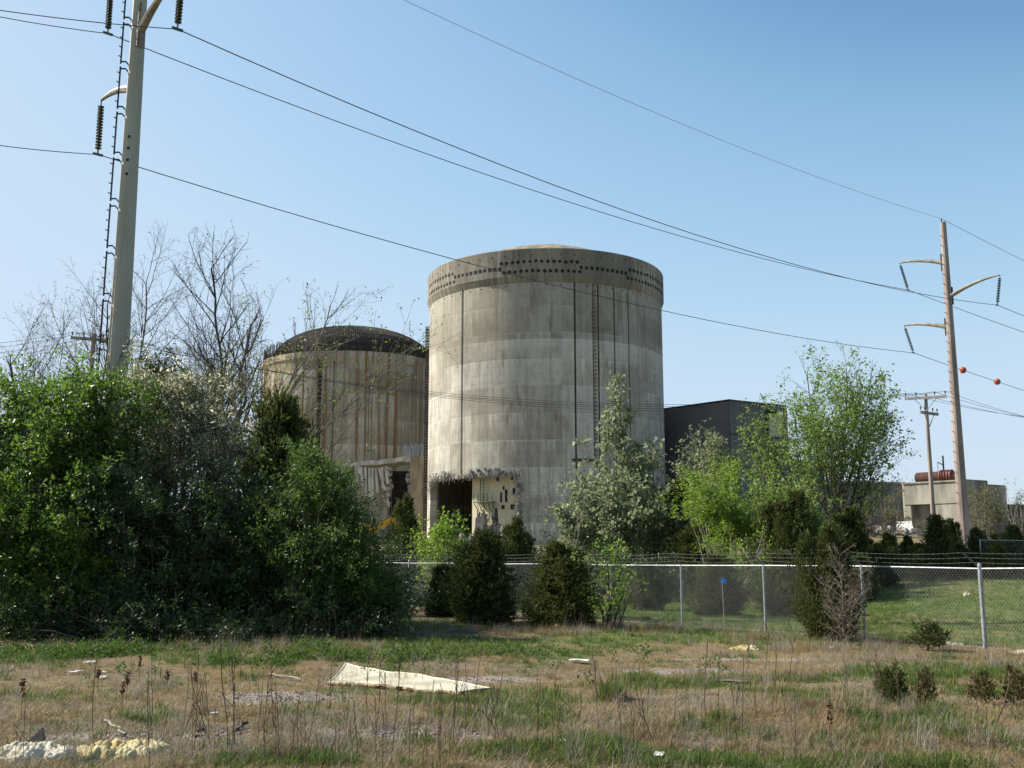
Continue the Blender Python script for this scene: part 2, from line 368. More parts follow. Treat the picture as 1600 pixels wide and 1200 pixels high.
def build_ground():
    xs = np.concatenate([-np.geomspace(40, 4000, 26)[::-1], np.arange(-39, 60.1, .33), np.geomspace(61, 4000, 26)])
    ys = np.concatenate([-np.geomspace(6, 2500, 16)[::-1], np.arange(-5, 8, 1.0), np.arange(8, 64, .33), np.geomspace(64.5, 5000, 60)])
    X, Y = np.meshgrid(xs, ys); nx, ny = len(xs), len(ys)
    Z = ground(X, Y)
    V = np.stack([X, Y, Z], -1).reshape(-1, 3)
    i = np.arange(nx-1); j = np.arange(ny-1); I, J = np.meshgrid(i, j); a = (J*nx+I).ravel()
    mb = MB().add(V, np.stack([a, a+1, a+nx+1, a+nx], 1))
    n = NT('field_soil'); P = n.coord()
    g = n.attr('green'); b = n.attr('bare')
    n1 = n.noise(P, 1.1, 8, .65); n2 = n.noise(P, 9, 6, .7); n3 = n.noise(P, 34, 4, .7)
    dry = n.mix(n.ramp(n2, .3, .7), (.120,.092,.046), (.250,.198,.108))
    dry = n.mix(n.ramp(n1, .42, .62), dry, n.mix(n.ramp(n3, .3, .7), (.13,.085,.04), (.26,.185,.095)))
    soil = n.mix(n.ramp(n3, .3, .75), (.17,.145,.125), (.34,.295,.26))
    grn = n.mix(n.ramp(n2, .3, .7), (.048,.080,.018), (.110,.160,.036))
    col = n.mix(n.math('MULTIPLY', n.ramp(n.math('ADD', g, n.math('MULTIPLY', n.math('SUBTRACT', n2, .5), 1.1)), .1, .85), .8), dry, grn)
    col = n.mix(n.ramp(n.math('ADD', b, n.math('MULTIPLY', n.math('SUBTRACT', n3, .5), .9)), .2, .8), col, soil)
    far = n.math('MULTIPLY', n.attr('far'), n.ramp(n.noise(P, .12, 4), .35, .6))
    far = n.math('MULTIPLY', far, .75); col = n.mix(far, col, n.mix(n.ramp(n2, .3, .7), (.15,.125,.08), (.26,.215,.15)))
    m = n.bsdf(col, .95, 0, n.math('ADD', n2, n.math('MULTIPLY', n3, .5)), .05, .1)
    o = mb.build('ground', m, smooth=True); tag(o, kind='structure')
    me = o.data
    for nm, v in (('green', greenness(X, Y)), ('bare', bareness(X, Y)*(1-sm((Y-24)/4))), ('far', sm((Y-70)/30))):
        at_ = me.attributes.new(nm, 'FLOAT', 'POINT'); at_.data.foreach_set('value', v.ravel().astype(np.float32))
build_ground()

# ------------------------------------------------------------------ containment shells
def phi_at(px, C, R, z):
    """angle on the shell (degrees, 0 = towards the eye, + = to the right) whose edge is seen at px"""
    a0 = math.atan2(-C[1], -C[0]); lo, hi = -84.0, 84.0
    def xp(p):
        a = a0 + math.radians(p); x, y = C[0]+R*math.cos(a), C[1]+R*math.sin(a)
        return 800 + F*x/(y*cT + (z-CZ)*sT)
    for _ in range(50):
        mid = (lo+hi)/2
        if xp(mid) < px: lo = mid
        else: hi = mid
    return (lo+hi)/2

class Shell:
    def __init__(s, C, R): s.C, s.R, s.a0 = np.array(C, float), R, math.atan2(-C[1], -C[0])
    def pt(s, phi, r, z):
        a = s.a0 + np.radians(phi); return np.stack(np.broadcast_arrays(s.C[0]+r*np.cos(a), s.C[1]+r*np.sin(a), z), -1)

def shell_wall(S, z0, z1, slots, hole=None, thick=1.1, step=1.0):
    """cylinder wall with recessed vertical slots (phi, width m, depth) and an optional ragged opening"""
    ph = list(np.arange(-180, 180, step))
    if hole: ph += list(np.arange(hole['p0']-3, hole['p1']+3, .35))
    for p, wd, dp in slots:
        h = math.degrees(wd/2/S.R); ph = [q for q in ph if abs(q-p) > h+.12]; ph += [p-h-.01, p-h, p+h, p+h+.01]
    ph = np.unique(np.round(ph, 4)); ph = ph[(ph >= -180) & (ph < 180)]
    zs = list(np.linspace(z0, z1, 28))
    if hole: zs += list(np.arange(hole['z0']-1, hole['z1']+1.5, .3))
    zs = np.unique(np.round(zs, 3))
    r = np.full(len(ph), S.R)
    for p, wd, dp in slots:
        h = math.degrees(wd/2/S.R); r[np.abs(ph-p) <= h+1e-4] = S.R-dp
    n, m = len(ph), len(zs)
    PH, ZZ = np.meshgrid(ph, zs); RR = np.broadcast_to(r, PH.shape)
    if hole:      # ragged boundary
        jit = (fbm(PH*1.3, ZZ*.9+4, 3)-.5)*1.6
        inside = (PH > hole['p0']+jit*1.5) & (PH < hole['p1']+jit*2.2) & (ZZ > hole['z0']+jit) & (ZZ < hole['z1']+jit*.9)
    Vo = S.pt(PH, RR, ZZ); Vi = S.pt(PH, S.R-thick, ZZ)
    idx = np.arange(n*m).reshape(m, n); nxt = np.roll(idx, -1, axis=1)
    q = np.stack([idx[:-1], nxt[:-1], nxt[1:], idx[1:]], -1)
    keep = np.ones(q.shape[:2], bool)
    if hole:
        ins = inside.ravel(); keep = ~(ins[q].all(-1))
    mb = MB(); mb.add(Vo.reshape(-1,3), q[keep]); mb.add(Vi.reshape(-1,3), q[keep][:, ::-1])
    tot = n*m
    if hole:      # close the thickness round the hole
        rim = []
        K = keep
        for j in range(m-1):
            for i in range(n):
                if K[j, i]: continue
                a, b, c, d = q[j, i]
                if K[j, (i+1) % n]: rim.append((b, c, c+tot, b+tot))
                if K[j, i-1]: rim.append((d, a, a+tot, d+tot))
                if j+1 < m-1 and K[j+1, i]: rim.append((c, d, d+tot, c+tot))
                if j > 0 and K[j-1, i]: rim.append((a, b, b+tot, a+tot))
        V2 = np.concatenate([Vo.reshape(-1,3), Vi.reshape(-1,3)])
        if rim: mb.add(V2, rim)
    return mb

def ring(S, prof, n=200):
    """lathe round the shell's axis; prof (r, z)"""
    return MB().lathe(prof, n, (S.C[0], S.C[1], 0))

# ---- the near, finished shell
S1 = Shell((5.75, 178.0), 19.9)
Z1B = 3.4
r1 = thing('reactor_building', 'tall pale concrete reactor cylinder with dark square pockets round its rim', 'reactor building', (S1.C[0], S1.C[1], Z1B))
M['conc1'] = concrete('conc1', 19.9, (4.15, 1.1+Z1B), (.175,.166,.142), (.60,.565,.475), (.55,.16,.75,.60), .9, .38, 3.0, 31.8, warmth=.26)
M['conc1_rim'] = concrete('conc1_rim', 20.4, (60.0, 5), (.12,.112,.09), (.25,.23,.185), (.2,.05,.5,.66), .3, .7, 8.0)
P1 = lambda px, z=25: phi_at(px, S1.C, S1.R, z)
ph_key = [P1(722), P1(925.5), P1(931.5)]
hole = dict(p0=P1(672, 12), p1=P1(808, 12), z0=4.4, z1=14.7)
slots1 = [(P1(722), .55, .16), (P1(899.5), .30, .45), (P1(922), 1.0, .14), (P1(931), .85, .6), (P1(936.5), .30, .45), (P1(962), .28, .45), (P1(984.5), .28, .45)]
shell_wall(S1, Z1B, 44.4, slots1, hole).build('wall', M['conc1'], r1)
ring(S1, [(19.9,44.0),(20.26,45.0),(20.3,45.06),(20.3,49.3),(20.22,49.42),(19.3,49.42),(19.3,48.9),(17.0,48.9)]).build('rim', M['conc1_rim'], r1)
dome = [(r, 48.5 + 6.35*(1-(r/18.9)**2)) for r in np.linspace(18.9, .05, 16)]
ring(S1, dome, 96).build('dome', M['tan_wall'], r1, smooth=True)
ring(S1, [(20.0,Z1B-1.2),(20.8,Z1B-1.2),(20.8,Z1B+.42),(20.0,Z1B+.5)]).build('plinth', M['grey_conc'], r1)
# square pockets in the rim: thin dark plates, recess shade in their colour
def pocket_mesh(sz, tilt):
    k = sz/2; c, s_ = math.cos(tilt), math.sin(tilt)
    P = np.array([(0,-k,-k),(0,k,-k),(0,k,k),(0,-k,k)]); P = np.stack([P[:,0], P[:,1]*c-P[:,2]*s_, P[:,1]*s_+P[:,2]*c], 1)
    mb = MB(); mb.hexa(np.concatenate([P, P+np.array((.05,0,0))])); 
    return mb.mesh('pocket', M['void_shade'])
PR = np.random.default_rng(41)
pk_sq, pk_di = pocket_mesh(.52, .06), pocket_mesh(.50, .60)
def pockets(pa, pb, z, me, stepm=.86, r=20.3):
    a, b = phi_at(pa, S1.C, r, z), phi_at(pb, S1.C, r, z); k = max(2, int(round(math.radians(b-a)*r/stepm)))
    for p in np.linspace(a, b, k):
        p += PR.normal(0,.07); c = S1.pt(p, r-.02, z+PR.normal(0,.03)); k_ = PR.uniform(.86, 1.10); piece('pocket', me, r1, c-rootloc(r1), (PR.normal(0,.07), 0, S1.a0+math.radians(p)), (1, k_, k_*PR.uniform(.92,1.08)))
pockets(671, 707, 47.15, pk_di); pockets(672, 709, 45.75, pk_di)
pockets(711, 781, 46.45, pk_sq, .80); pockets(783, 902, 47.25, pk_di); pockets(787, 906, 45.75, pk_di)
pockets(908, 978, 46.45, pk_sq, .80); pockets(984, 1035, 47.15, pk_di); pockets(981, 1035, 45.75, pk_di)
mb = MB()
for p in np.arange(-80, 81, 6.2):
    for z, rr in ((48.35, 20.3), (43.65, 19.9)):
        mb.box(S1.pt(p, rr, z), (.08,.17,.19), S1.a0+math.radians(p))
mb.build('tie_hole_shade', M['void_shade'], r1)['kind'] = 'stuff'  # small surface boxes, coloured as the shade inside open holes
# keyed rungs inside the wide slot, starter bars in the narrow ones
ku = MB()
for z in np.arange(17.5, 43.4, .62): ku.box(S1.pt(P1(931), 19.62, z), (.4,.62,.24), S1.a0+math.radians(P1(931)))
ku.build('keyway', M['conc1_rim'], r1)['kind'] = 'stuff'
for px in (899.5, 936.5, 962, 984.5):
    sb = MB(); p = P1(px); rr = np.random.default_rng(int(px))
    for z in np.arange(15.5, 43.0, .8): sb.box(S1.pt(p, 19.60+rr.uniform(-.06,.08), z), (.16,.30,.80), S1.a0+math.radians(p))
    sb.build('starter_bars', M['rebar_brown'], r1)['kind'] = 'stuff'
# tall rusty key strip standing out at the left limb
tp = -86.5
ts = MB()
for dr in (.0, .55): ts.beam(S1.pt(tp, 19.95+dr, 5), S1.pt(tp, 19.95+dr, 41.3), .16, .5, up=(0,1,0))
for z in np.arange(5.2, 41.2, .5): ts.box(S1.pt(tp, 20.22, z), (.62,.3,.26), S1.a0+math.radians(tp))
ts.beam(S1.pt(tp, 20.2, 5), S1.pt(tp, 20.2, 41.3), .12, .40, up=(0,1,0)); ts.build('key_strip', M['rebar_brown'], r1)['kind'] = 'stuff'
# inside the broken opening
iw0, iw1 = phi_at(740, S1.C, 17.6, 12), phi_at(815, S1.C, 17.6, 12)
def arc_wall(mb, S, pa, pb, r0, r1_, z0, z1, n=12):
    ps = np.linspace(pa, pb, n)
    for a, b in zip(ps[:-1], ps[1:]):
        mb.hexa([S.pt(a,r1_,z0),S.pt(b,r1_,z0),S.pt(b,r0,z0),S.pt(a,r0,z0),S.pt(a,r1_,z1),S.pt(b,r1_,z1),S.pt(b,r0,z1),S.pt(a,r0,z1)])
    return mb
inner = arc_wall(MB(), S1, iw0, hole['p1']+6, 16.6, 17.9, 3.0, 16.2, 14).build('inner_wall', M['cream'], r1)
arc_wall(MB(), S1, -91, phi_at(679, S1.C, 18.2, 12), 18.05, 18.3, 3.0, 16.4, 6).build('inner_wall', M['cream'], r1)
arc_wall(MB(), S1, -92, iw0+8, 9.0, 10.0, 3.0, 18.0, 16).build('back_wall', M['soot_dark'], r1)  # darkness of the open room put into the wall colour
arc_wall(MB(), S1, -96, -10, 9.2, 18.6, 16.3, 16.8, 24).build('ceiling_slab', M['soot_dark'], r1)
arc_wall(MB(), S1, -96, -8, 9.2, 18.7, 3.9, 4.3, 24).build('floor_slab', M['grey_conc'], r1)
PI_ = lambda px, z=10: phi_at(px, S1.C, 17.9, z)
for px, z, wd, ht in ((779,13.9,.3,.6),(783,11.2,.28,1.5),(791,11.4,.35,1.9),(787,12.6,.25,.6),(803,12.0,.35,1.1),(801,9.7,.65,.75),(786,9.7,.5,.6),(778,13.9,.4,.5),(800,14.0,.3,.4)):
    p = PI_(px, z); MB().box(S1.pt(p, 17.92, z), (.12, wd, ht), S1.a0+math.radians(p)).build('niche_shade', M['void_shade'], r1)  # thin boxes on the wall; niche shade is in their colour
# soot scorch where the concrete has spalled below the platform
rs = np.random.default_rng(3)
for px, z, wd, ht in ((748,6.9,1.5,4.6),(756,7.6,1.6,3.0),(760,5.6,3.0,2.8),(774,6.4,1.6,5.0),(778,5.0,2.0,2.6)):
    p = PI_(px, z); a = np.linspace(0, 2*math.pi, 26, endpoint=False); rad = 1+.75*(rs.random(26)-.5)
    V = [S1.pt(p + math.degrees(wd/2*math.cos(t)*q/17.9), 17.925+.006*k, z + ht/2*math.sin(t)*q) for t, q in zip(a, rad) for k in (0,)]
    c = S1.pt(p, 17.96, z); mb = MB(); mb.add(np.vstack([V, [c]]), [(i, (i+1) % 26, 26) for i in range(26)]); mb.build('spalled_patch', M['soot_dark'], r1)
pl = thing_part = None
pb = MB(); pz = 10.55; p0_, p1_ = PI_(748), PI_(775)
arc_wall(pb, S1, p0_, p1_, 17.95, 19.2, pz-.12, pz, 4)
plat = pb.build('platform', M['green_steel'], r1)
rl = MB()
for p in np.linspace(p0_, p1_, 5):
    rl.beam(S1.pt(p,19.1,pz), S1.pt(p,19.1,pz+1.25), .09, .09)
    rl.beam(S1.pt(p,19.1,pz-.1), S1.pt(p,17.95,pz-1.5), .09, .09)
for zz in (.6, 1.25): rl.beam(S1.pt(p0_,19.1,pz+zz), S1.pt(p1_,19.1,pz+zz), .08, .08)
rl.beam(S1.pt(p0_+2.2,18.4,pz), S1.pt(p0_+2.2,18.4,14.6), .14, .14); rl.beam(S1.pt(p0_+4.2,18.4,pz), S1.pt(p0_+4.2,18.4,14.6), .10, .10)
rl.beam(S1.pt(p1_-.8,18.4,4.4), S1.pt(p1_-.8,18.4,pz), .14, .14); rl.beam(S1.pt(p1_-2.8,18.4,4.4), S1.pt(p1_-2.8,18.4,pz), .10, .10)
for zz in np.arange(4.8, 14.4, .5): rl.beam(S1.pt(p0_+2.2,18.4,zz+1.0 if zz < 9 else zz), S1.pt(p0_+4.2,18.4,zz+1.0 if zz < 9 else zz), .06, .06)
rl.build('platform_railing', M['green_steel'], plat)
# torn reinforcing bars round the opening
rb = MB(); rr = np.random.default_rng(11)
P0s, P1s, R0s = [], [], []
for k in range(620):
    u = rr.random()
    if u < .70: p = rr.uniform(hole['p0']-1, hole['p1']+2); z = hole['z1'] + abs(rr.normal(0, .45)) - .15 - (.5 if p < hole['p0']+6 else 0); d = np.array((rr.normal(0,.5), rr.uniform(.0,.9), -rr.uniform(.3,1.1)))
    elif u < .92: p = hole['p1'] + rr.uniform(-1.2, 2.6); z = rr.uniform(hole['z0'], hole['z1']+.4); d = np.array((-rr.uniform(.1,.9), rr.uniform(0,.8), -rr.uniform(.0,1.0)))
    else: p = hole['p0'] + rr.uniform(-1.5, 1.0); z = rr.uniform(hole['z1']-2, hole['z1']+1); d = np.array((rr.uniform(.1,.9), rr.uniform(.1,.8), -rr.uniform(.0,1.0)))
    a = S1.a0+math.radians(p); er = np.array((math.cos(a), math.sin(a), 0)); et = np.array((-math.sin(a), math.cos(a), 0))
    q = S1.pt(p, rr.uniform(19.3, 20.0), z); L = rr.uniform(.3, 1.05)*(1.6 if rr.random() < .12 else 1)
    v = nrm(et*d[0] + er*d[1] + np.array((0,0,d[2]))); mid = q+v*L*.5; end = mid + nrm(v+np.array((0,0,-.7)))*L*.5
    P0s += [q, mid]; P1s += [mid, end]; R0s += [.038, .032]
rb.segs(P0s, P1s, R0s, .024, 4); tag(rb.build('torn_rebar', M['rebar_grey'], r1), kind='stuff')
lip = MB()
for k in range(190):        # broken lumps of concrete along the edge
    if k < 120: p = rr.uniform(hole['p0'], hole['p1']+1); z = hole['z1']+rr.uniform(-.2, .75)
    else: p = hole['p1']+rr.uniform(-.2, 2.2); z = rr.uniform(hole['z0'], hole['z1'])
    lip.box(S1.pt(p, 19.7+rr.uniform(-.3,.1), z), rr.uniform(.2,.75,3), rr.uniform(0,3), ry=rr.uniform(0,3))
tag(lip.build('broken_edge', M['rebar_grey'], r1), kind='stuff')
db = MB()
for k in range(160):
    p = rr.uniform(hole['p0']-3, hole['p1']+1); h = abs(rr.normal(0, .9)); db.box(S1.pt(p, rr.uniform(18, 22), Z1B+.4+h*.8), rr.uniform(.3,1.1,3), rr.uniform(0,3), ry=rr.uniform(0,3))
tag(db.build('fallen_rubble', M['rubble'], r1), kind='stuff')
MB().box(S1.pt(P1(915,16.5),20.02,16.6), (.3,4.2,.3), S1.a0+math.radians(P1(915,16.5))).build('steel_ledge', M['rust_dark'], r1)

# ---- the far, rust-streaked shell
S2 = Shell((-35.6, 234.0), 20.0)
Z2B = 3.4
r2 = thing('reactor_building', 'shorter rust streaked concrete cylinder under a dark brown dome of bare reinforcing', 'reactor building', (S2.C[0], S2.C[1], Z2B))
M['conc2'] = concrete('conc2', 20.0, (5.2, 1.0+Z2B), (.185,.158,.108), (.46,.40,.285), (.85,.012,.80,.485), .6, .7, 21.0, rc=(.165,.088,.04))
P2 = lambda px, z=25: phi_at(px, S2.C, S2.R, z)
slots2 = [(P2(471), .3, .35), (P2(497), .85, .5), (P2(519), .32, .4), (P2(638), 2.4, .35), (P2(575), .25, .2)]
shell_wall(S2, Z2B, 43.2, slots2).build('wall', M['conc2'], r2)
ring(S2, [(20.0,42.4),(20.3,43.0),(20.3,44.3),(18.0,44.4)]).build('rim', M['conc2'], r2)
dm = [(18.2*math.cos(t)**.9, 44.3 + 8.6*math.sin(t)) for t in np.linspace(.0, math.pi/2-.005, 22)]
dome2 = ring(S2, dm, 120).build('dome', M['rust_dark'], r2, smooth=True)
rbm = MB(); P0s, P1s = [], []
for p in np.arange(-180, 180, 1.5):
    pts = np.array([S2.pt(p, r+.06, z+.06) for r, z in dm[:16]]); P0s += list(pts[:-1]); P1s += list(pts[1:])
rbm.segs(P0s, P1s, .05, .05, 3)
for r, z in dm[2:18:2]:
    c = np.array([S2.pt(p, r+.12, z+.1) for p in np.arange(-180, 184, 4)]); rbm.segs(c[:-1], c[1:], .045, .045, 3)
tag(rbm.build('dome_reinforcing', M['rust_dark'], dome2), kind='stuff')
cage = MB(); P0s, P1s = [], []; rr = np.random.default_rng(5)
for p in np.arange(-180, 180, .62):
    q = p + rr.normal(0,.12); h = 3.0 + rr.normal(0,.25)
    if rr.random() < .1: h *= .6
    P0s.append(S2.pt(q, 19.7, 44.2)); P1s.append(S2.pt(q + rr.normal(0,.15), 19.7+rr.normal(0,.12), 44.2+h))
cage.segs(P0s, P1s, .055, .05, 3)
for z in (45.3, 46.6):
    c = np.array([S2.pt(p, 19.66, z) for p in np.arange(-180, 183, 3)]); cage.segs(c[:-1], c[1:], .03, .03, 3)
tag(cage.build('starter_bars', M['rust_dark'], r2), kind='stuff')
ku = MB()
for z in np.arange(12, 42, .9): ku.box(S2.pt(P2(497), 19.7, z), (.35,.5,.4), S2.a0+math.radians(P2(497)))
ku.build('keyway', M['void_shade'], r2)['kind'] = 'stuff'

# ---- half demolished annex between the two shells
YA = 188.0
an = thing('demolished_annex', 'half demolished concrete annex with sagging slab between the two cylinders', 'ruined building', at(600, 850, YA))
def quadbox(mb, pts, dy, mat=0):      # pts = 4 photo corners (bottom-left, bottom-right, top-right, top-left) at YA, dy = depth
    return mb
def px_box(mb, x0, x1, ytop, ybot, Y, dY):
    a, b, c, d = at(x0, ybot, Y), at(x1, ybot, Y), at(x1, ytop, Y), at(x0, ytop, Y)
    e = np.array((0, dY, 0)); return mb.hexa([a, b, b+e, a+e, d, c, c+e, d+e])
px_box(MB(), 641, 672, 712, 862, YA-6, 7).build('wall', M['tan_wall'], an)
px_box(MB(), 532, 604, 722, 862, YA+2, 5).build('wall', M['grey_conc'], an)
px_box(MB(), 604, 642, 736, 862, YA+9, 2).build('back_wall', M['void_shade'], an)  # near-black wall carries the cavity's shade in its colour
sl_ = MB(); xs = np.linspace(536, 646, 9)
for a, b in zip(xs[:-1], xs[1:]):
    ya, yb = 726-(a-536)*.10+rs.normal(0,1), 726-(b-536)*.10+rs.normal(0,1)
    A, B, C_, D = at(a, ya+5, YA-3), at(b, yb+5, YA-3), at(b, yb-2, YA-3), at(a, ya-2, YA-3); e = np.array((0, 8, 0))
    sl_.hexa([A, B, B+e, A+e, D, C_, C_+e, D+e])
sl_.build('roof_slab', M['pale_conc'], an)
for k, (x0, x1, y0, y1) in enumerate(((556,558,730,752),(564,567,730,760),(571,572,730,775),(577,578,731,778),(582,582,731,780),(587,590,731,770),(592,601,731,766),(597,598,730,762),(602,606,730,756),(561,561,730,742))):
    MB().beam(at(x0, y0, YA-3.2), at(x1, y1, YA-3.4), .42, .16, up=(0,1,0)).build('hanging_strip', M['pale_conc'], an)
rj = MB()
for k in range(70):
    x = rs.choice([606, 640]) + rs.normal(0, 2.5); y = rs.uniform(730, 790); rj.box(at(x, y, YA-2+rs.normal(0,.5)), rs.uniform(.2,.8,3), rs.uniform(0,3), ry=rs.uniform(0,3))
tag(rj.build('broken_edge', M['pale_conc'], an), kind='stuff')
for y in (742, 754, 768, 782): MB().beam(at(606, y, YA+5), at(641, y-1, YA+5), .5, .35).build('floor_beam', M['rust_dark'], an)
tn = MB()
for k, x in enumerate(np.arange(632, 668, 3.2)):
    h = 697-(x-632)*.12+rs.normal(0,1.5); px_box(tn, x, x+3.0, h, 717, YA+4+(k % 2)*.3, .1)
tn.build('torn_cladding', M['tin'], an)
MB().segs([at(612,752,150)], [at(612,822,150)], .045, .045, 5).build('hanging_cable', M['dark_metal'], None)
tag(bpy.data.objects['hanging_cable'], 'thin dark cable hanging straight down beside the yellow digger arm', 'cable')

# ---- dark steel-clad hall
cr = at(1140, 626, 172); dl = nrm(np.array((-.66, .75, 0))); dr_ = nrm(np.array((.85, .527, 0)))
hb = thing('steel_clad_hall', 'windowless dark grey clad hall standing right of the tall reactor cylinder', 'hall', (cr[0], cr[1], 3.6))
def wallseg(mb, a, d, L0, L1, z0, z1, th):
    nrm_ = np.array((d[1], -d[0], 0)); nrm_ = nrm_ if nrm_[1] > 0 else -nrm_
    A, B = a+d*L0, a+d*L1; t = nrm_*th
    A, B = np.array((A[0],A[1],0)), np.array((B[0],B[1],0))
    return mb.hexa([A+(0,0,z0), B+(0,0,z0), B+t+(0,0,z0), A+t+(0,0,z0), A+(0,0,z1), B+(0,0,z1), B+t+(0,0,z1), A+t+(0,0,z1)])
ZT = cr[2]
wallseg(MB(), cr, dl, 0.4, 42, 2.5, ZT, .4).build('wall', M['dark_clad'], hb)
rw = MB(); wallseg(rw, cr, dr_, 0, 8.0, 2.5, ZT, .4); wallseg(rw, cr, dr_, 8.0, 13.2, 2.5, ZT-5.4, .4); wallseg(rw, cr, dr_, 8.0, 13.2, ZT-.9, ZT-.15, .4); wallseg(rw, cr, dr_, 12.6, 13.2, ZT-5.4, ZT-.9, .4)
rw.build('wall', M['dark_clad'], hb)
wallseg(MB(), cr + np.array((-.25,.42,0)), dr_, 9.35, 12.9, ZT-5.9, ZT-1.35, .2).build('inner_wall', M['cream'], hb)  # sunlit look put into the pale colour; the sun misses this wall
wallseg(MB(), cr + np.array((-1.0,1.7,0)), dr_, 6.0, 13.1, ZT-6.2, ZT-.4, .3).build('inner_wall', M['void_shade'], hb)  # added behind the opening, its dark depth put into the colour
n3 = np.array((-dr_[1], dr_[0], 0))
A = cr+dr_*13.2
lowb = MB(); wallseg(lowb, cr+np.array((.3,.6,0)), dr_, 13.25, 21.5, 2.5, ZT-9.2, 18); lowb.build('low_wing', M['dark_clad'], hb)
bx = MB(); bx.hexa([np.array((*(cr+dl*.2+dr_*.2)[:2], ZT-.5)), np.array((*(cr+dr_*13.0)[:2], ZT-.5)), np.array((*(cr+dr_*13.0+dl*41)[:2], ZT-.5)), np.array((*(cr+dl*41)[:2], ZT-.5)),
                    np.array((*(cr+dl*.2+dr_*.2)[:2], ZT-.2)), np.array((*(cr+dr_*13.0)[:2], ZT-.2)), np.array((*(cr+dr_*13.0+dl*41)[:2], ZT-.2)), np.array((*(cr+dl*41)[:2], ZT-.2))])
bx.build('roof', M['dark_clad'], hb)
for z in (ZT-5.6, ZT-10.8, ZT-16):
    mb = MB(); wallseg(mb, cr-np.array((0.05,.12,0)), dr_, 0, 13.2, z, z+.22, .1); mb.build('girt_trim', M['dark_metal'], hb)
fl = MB(); wallseg(fl, cr-np.array((0,.1,0)), dl, 0.0, 42, ZT-.05, ZT+.25, .5); wallseg(fl, cr-np.array((0,.1,0)), dr_, .5, 13.2, ZT-.05, ZT+.22, .5); fl.build('roof_flashing', M['dark_metal'], hb)

# ---- unfinished concrete block on the right with a rusty tank on its roof
a_, b_ = at(1411, 752, 134), at(1498, 752, 128.8); zt = b_[2]
d_ = nrm(np.array((b_[0]-a_[0], b_[1]-a_[1], 0))); L_ = float(np.hypot(b_[0]-a_[0], b_[1]-a_[1]))
a_ = np.array((a_[0], a_[1], 0))
cb = thing('concrete_block', 'weathered concrete block with an open bay beneath its deep roof beam', 'building', (a_[0], a_[1], 4))
wallseg(MB(), a_, d_, 0, L_, zt-2.6, zt, 5.0).build('roof_beam', M['grey_conc'], cb)
wallseg(MB(), a_+np.array((.06,.08,0)), d_, L_*.56, L_, 3, zt-2.6, 4.6).build('wall', M['grey_conc'], cb)
wallseg(MB(), a_+np.array((.06,.08,0)), d_, 0, .8, 3, zt-2.6, 4.4).build('pillar', M['grey_conc'], cb)
wallseg(MB(), a_+np.array((1.6,2.4,0)), d_, -.5, L_*.75, 3, zt-2.6, .4).build('back_wall', M['void_shade'], cb)  # shade of the open bay put into a near-black wall colour
wallseg(MB(), a_-np.array((.1,.14,0)), d_, -.2, L_+.1, zt, zt+.18, 5.0).build('coping', M['grey_conc'], cb)
e_ = at(1514, 749, 129); f_ = at(1571, 754, 133); dd = nrm(np.array((f_[0]-e_[0], f_[1]-e_[1], 0)))
cb2 = thing('concrete_block', 'plain grey concrete block with stepped roofline behind scrub, right of the leaning steel pole', 'building', (e_[0], e_[1], 4))
Lr = float(np.hypot(f_[0]-e_[0], f_[1]-e_[1]))
wallseg(MB(), np.array((e_[0],e_[1],0)), dd, -.9, Lr*.5, 3, e_[2], 9).build('wall', M['grey_conc'], cb2)
wallseg(MB(), np.array((e_[0],e_[1],0))+np.array((.02,.05,0)), dd, Lr*.5, Lr, 3, e_[2]-.45, 9).build('wall', M['grey_conc'], cb2)
g_ = at(1248, 762, 139); h_ = at(1412, 757, 143)
lw = thing('retaining_wall', 'long low shaded concrete wall running behind the vase shaped tree', 'wall', (g_[0], g_[1], 4))
dd2 = nrm(np.array((h_[0]-g_[0], h_[1]-g_[1], 0)))
wallseg(MB(), np.array((g_[0],g_[1],0)), dd2, 0, float(np.hypot(h_[0]-g_[0], h_[1]-g_[1])), 3, h_[2], 1.0).build('wall_panel', M['dark_clad'], lw)  # concrete in dark cladding colour, which stands in for its shade
wallseg(MB(), np.array((g_[0],g_[1]-.1,0)), dd2, 0, float(np.hypot(h_[0]-g_[0], h_[1]-g_[1])), h_[2], h_[2]+.3, 1.3).build('coping', M['grey_conc'], lw)
sh = thing('low_shed', 'low dark roofed shed at the right edge beyond the scrub', 'shed', at(1600, 850, 150))
px_box(MB(), 1577, 1680, 792, 850, 150, 8).build('wall', M['soot_dark'], sh); px_box(MB(), 1574, 1683, 788, 792, 149.5, 9).build('roof', M['dark_metal'], sh)
# tank
nv = np.array((d_[1], -d_[0], 0)); nv = nv if nv[1] > 0 else -nv
t0 = a_ + d_*1.0 + nv*1.6 + np.array((0,0,zt+.80)); t1 = a_ + d_*(L_-1.2) + nv*1.6 + np.array((0,0,zt+.80))
tk = thing('rusty_tank', 'rusty horizontal tank with red flanged end lying on the concrete roof', 'tank', (t0[0], t0[1], zt+.18))
ax = t1-t0
MB().tube([t0, t0+ax*.03, t0+ax*.64], [.55,.68,.68], 20).build('shell', M['rust'], tk, smooth=False)
MB().tube([t0+ax*.64, t0+ax*.95, t1], [.74,.74,.45], 20).build('end_section', M['red_paint'], tk)
for f_r in (.66,.72,.79,.86,.93): MB().tube([t0+ax*f_r, t0+ax*(f_r+.022)], [.84,.84], 20).build('flange', M['rust'] if f_r > .7 and f_r < .8 else M['red_paint'], tk)
for f_r in np.linspace(.06, .9, 7): MB().box(t0+ax*f_r-np.array((0,0,.72)), (.3,.9,.34), math.atan2(d_[1],d_[0])).build('saddle', M['wood_pale'] if True else None, tk)
pm = at(1473, 712, 136)
am = thing('roof_mast', 'thin dark mast with side bracket rising behind the rusty tank', 'mast', (pm[0], pm[1], zt+.18))
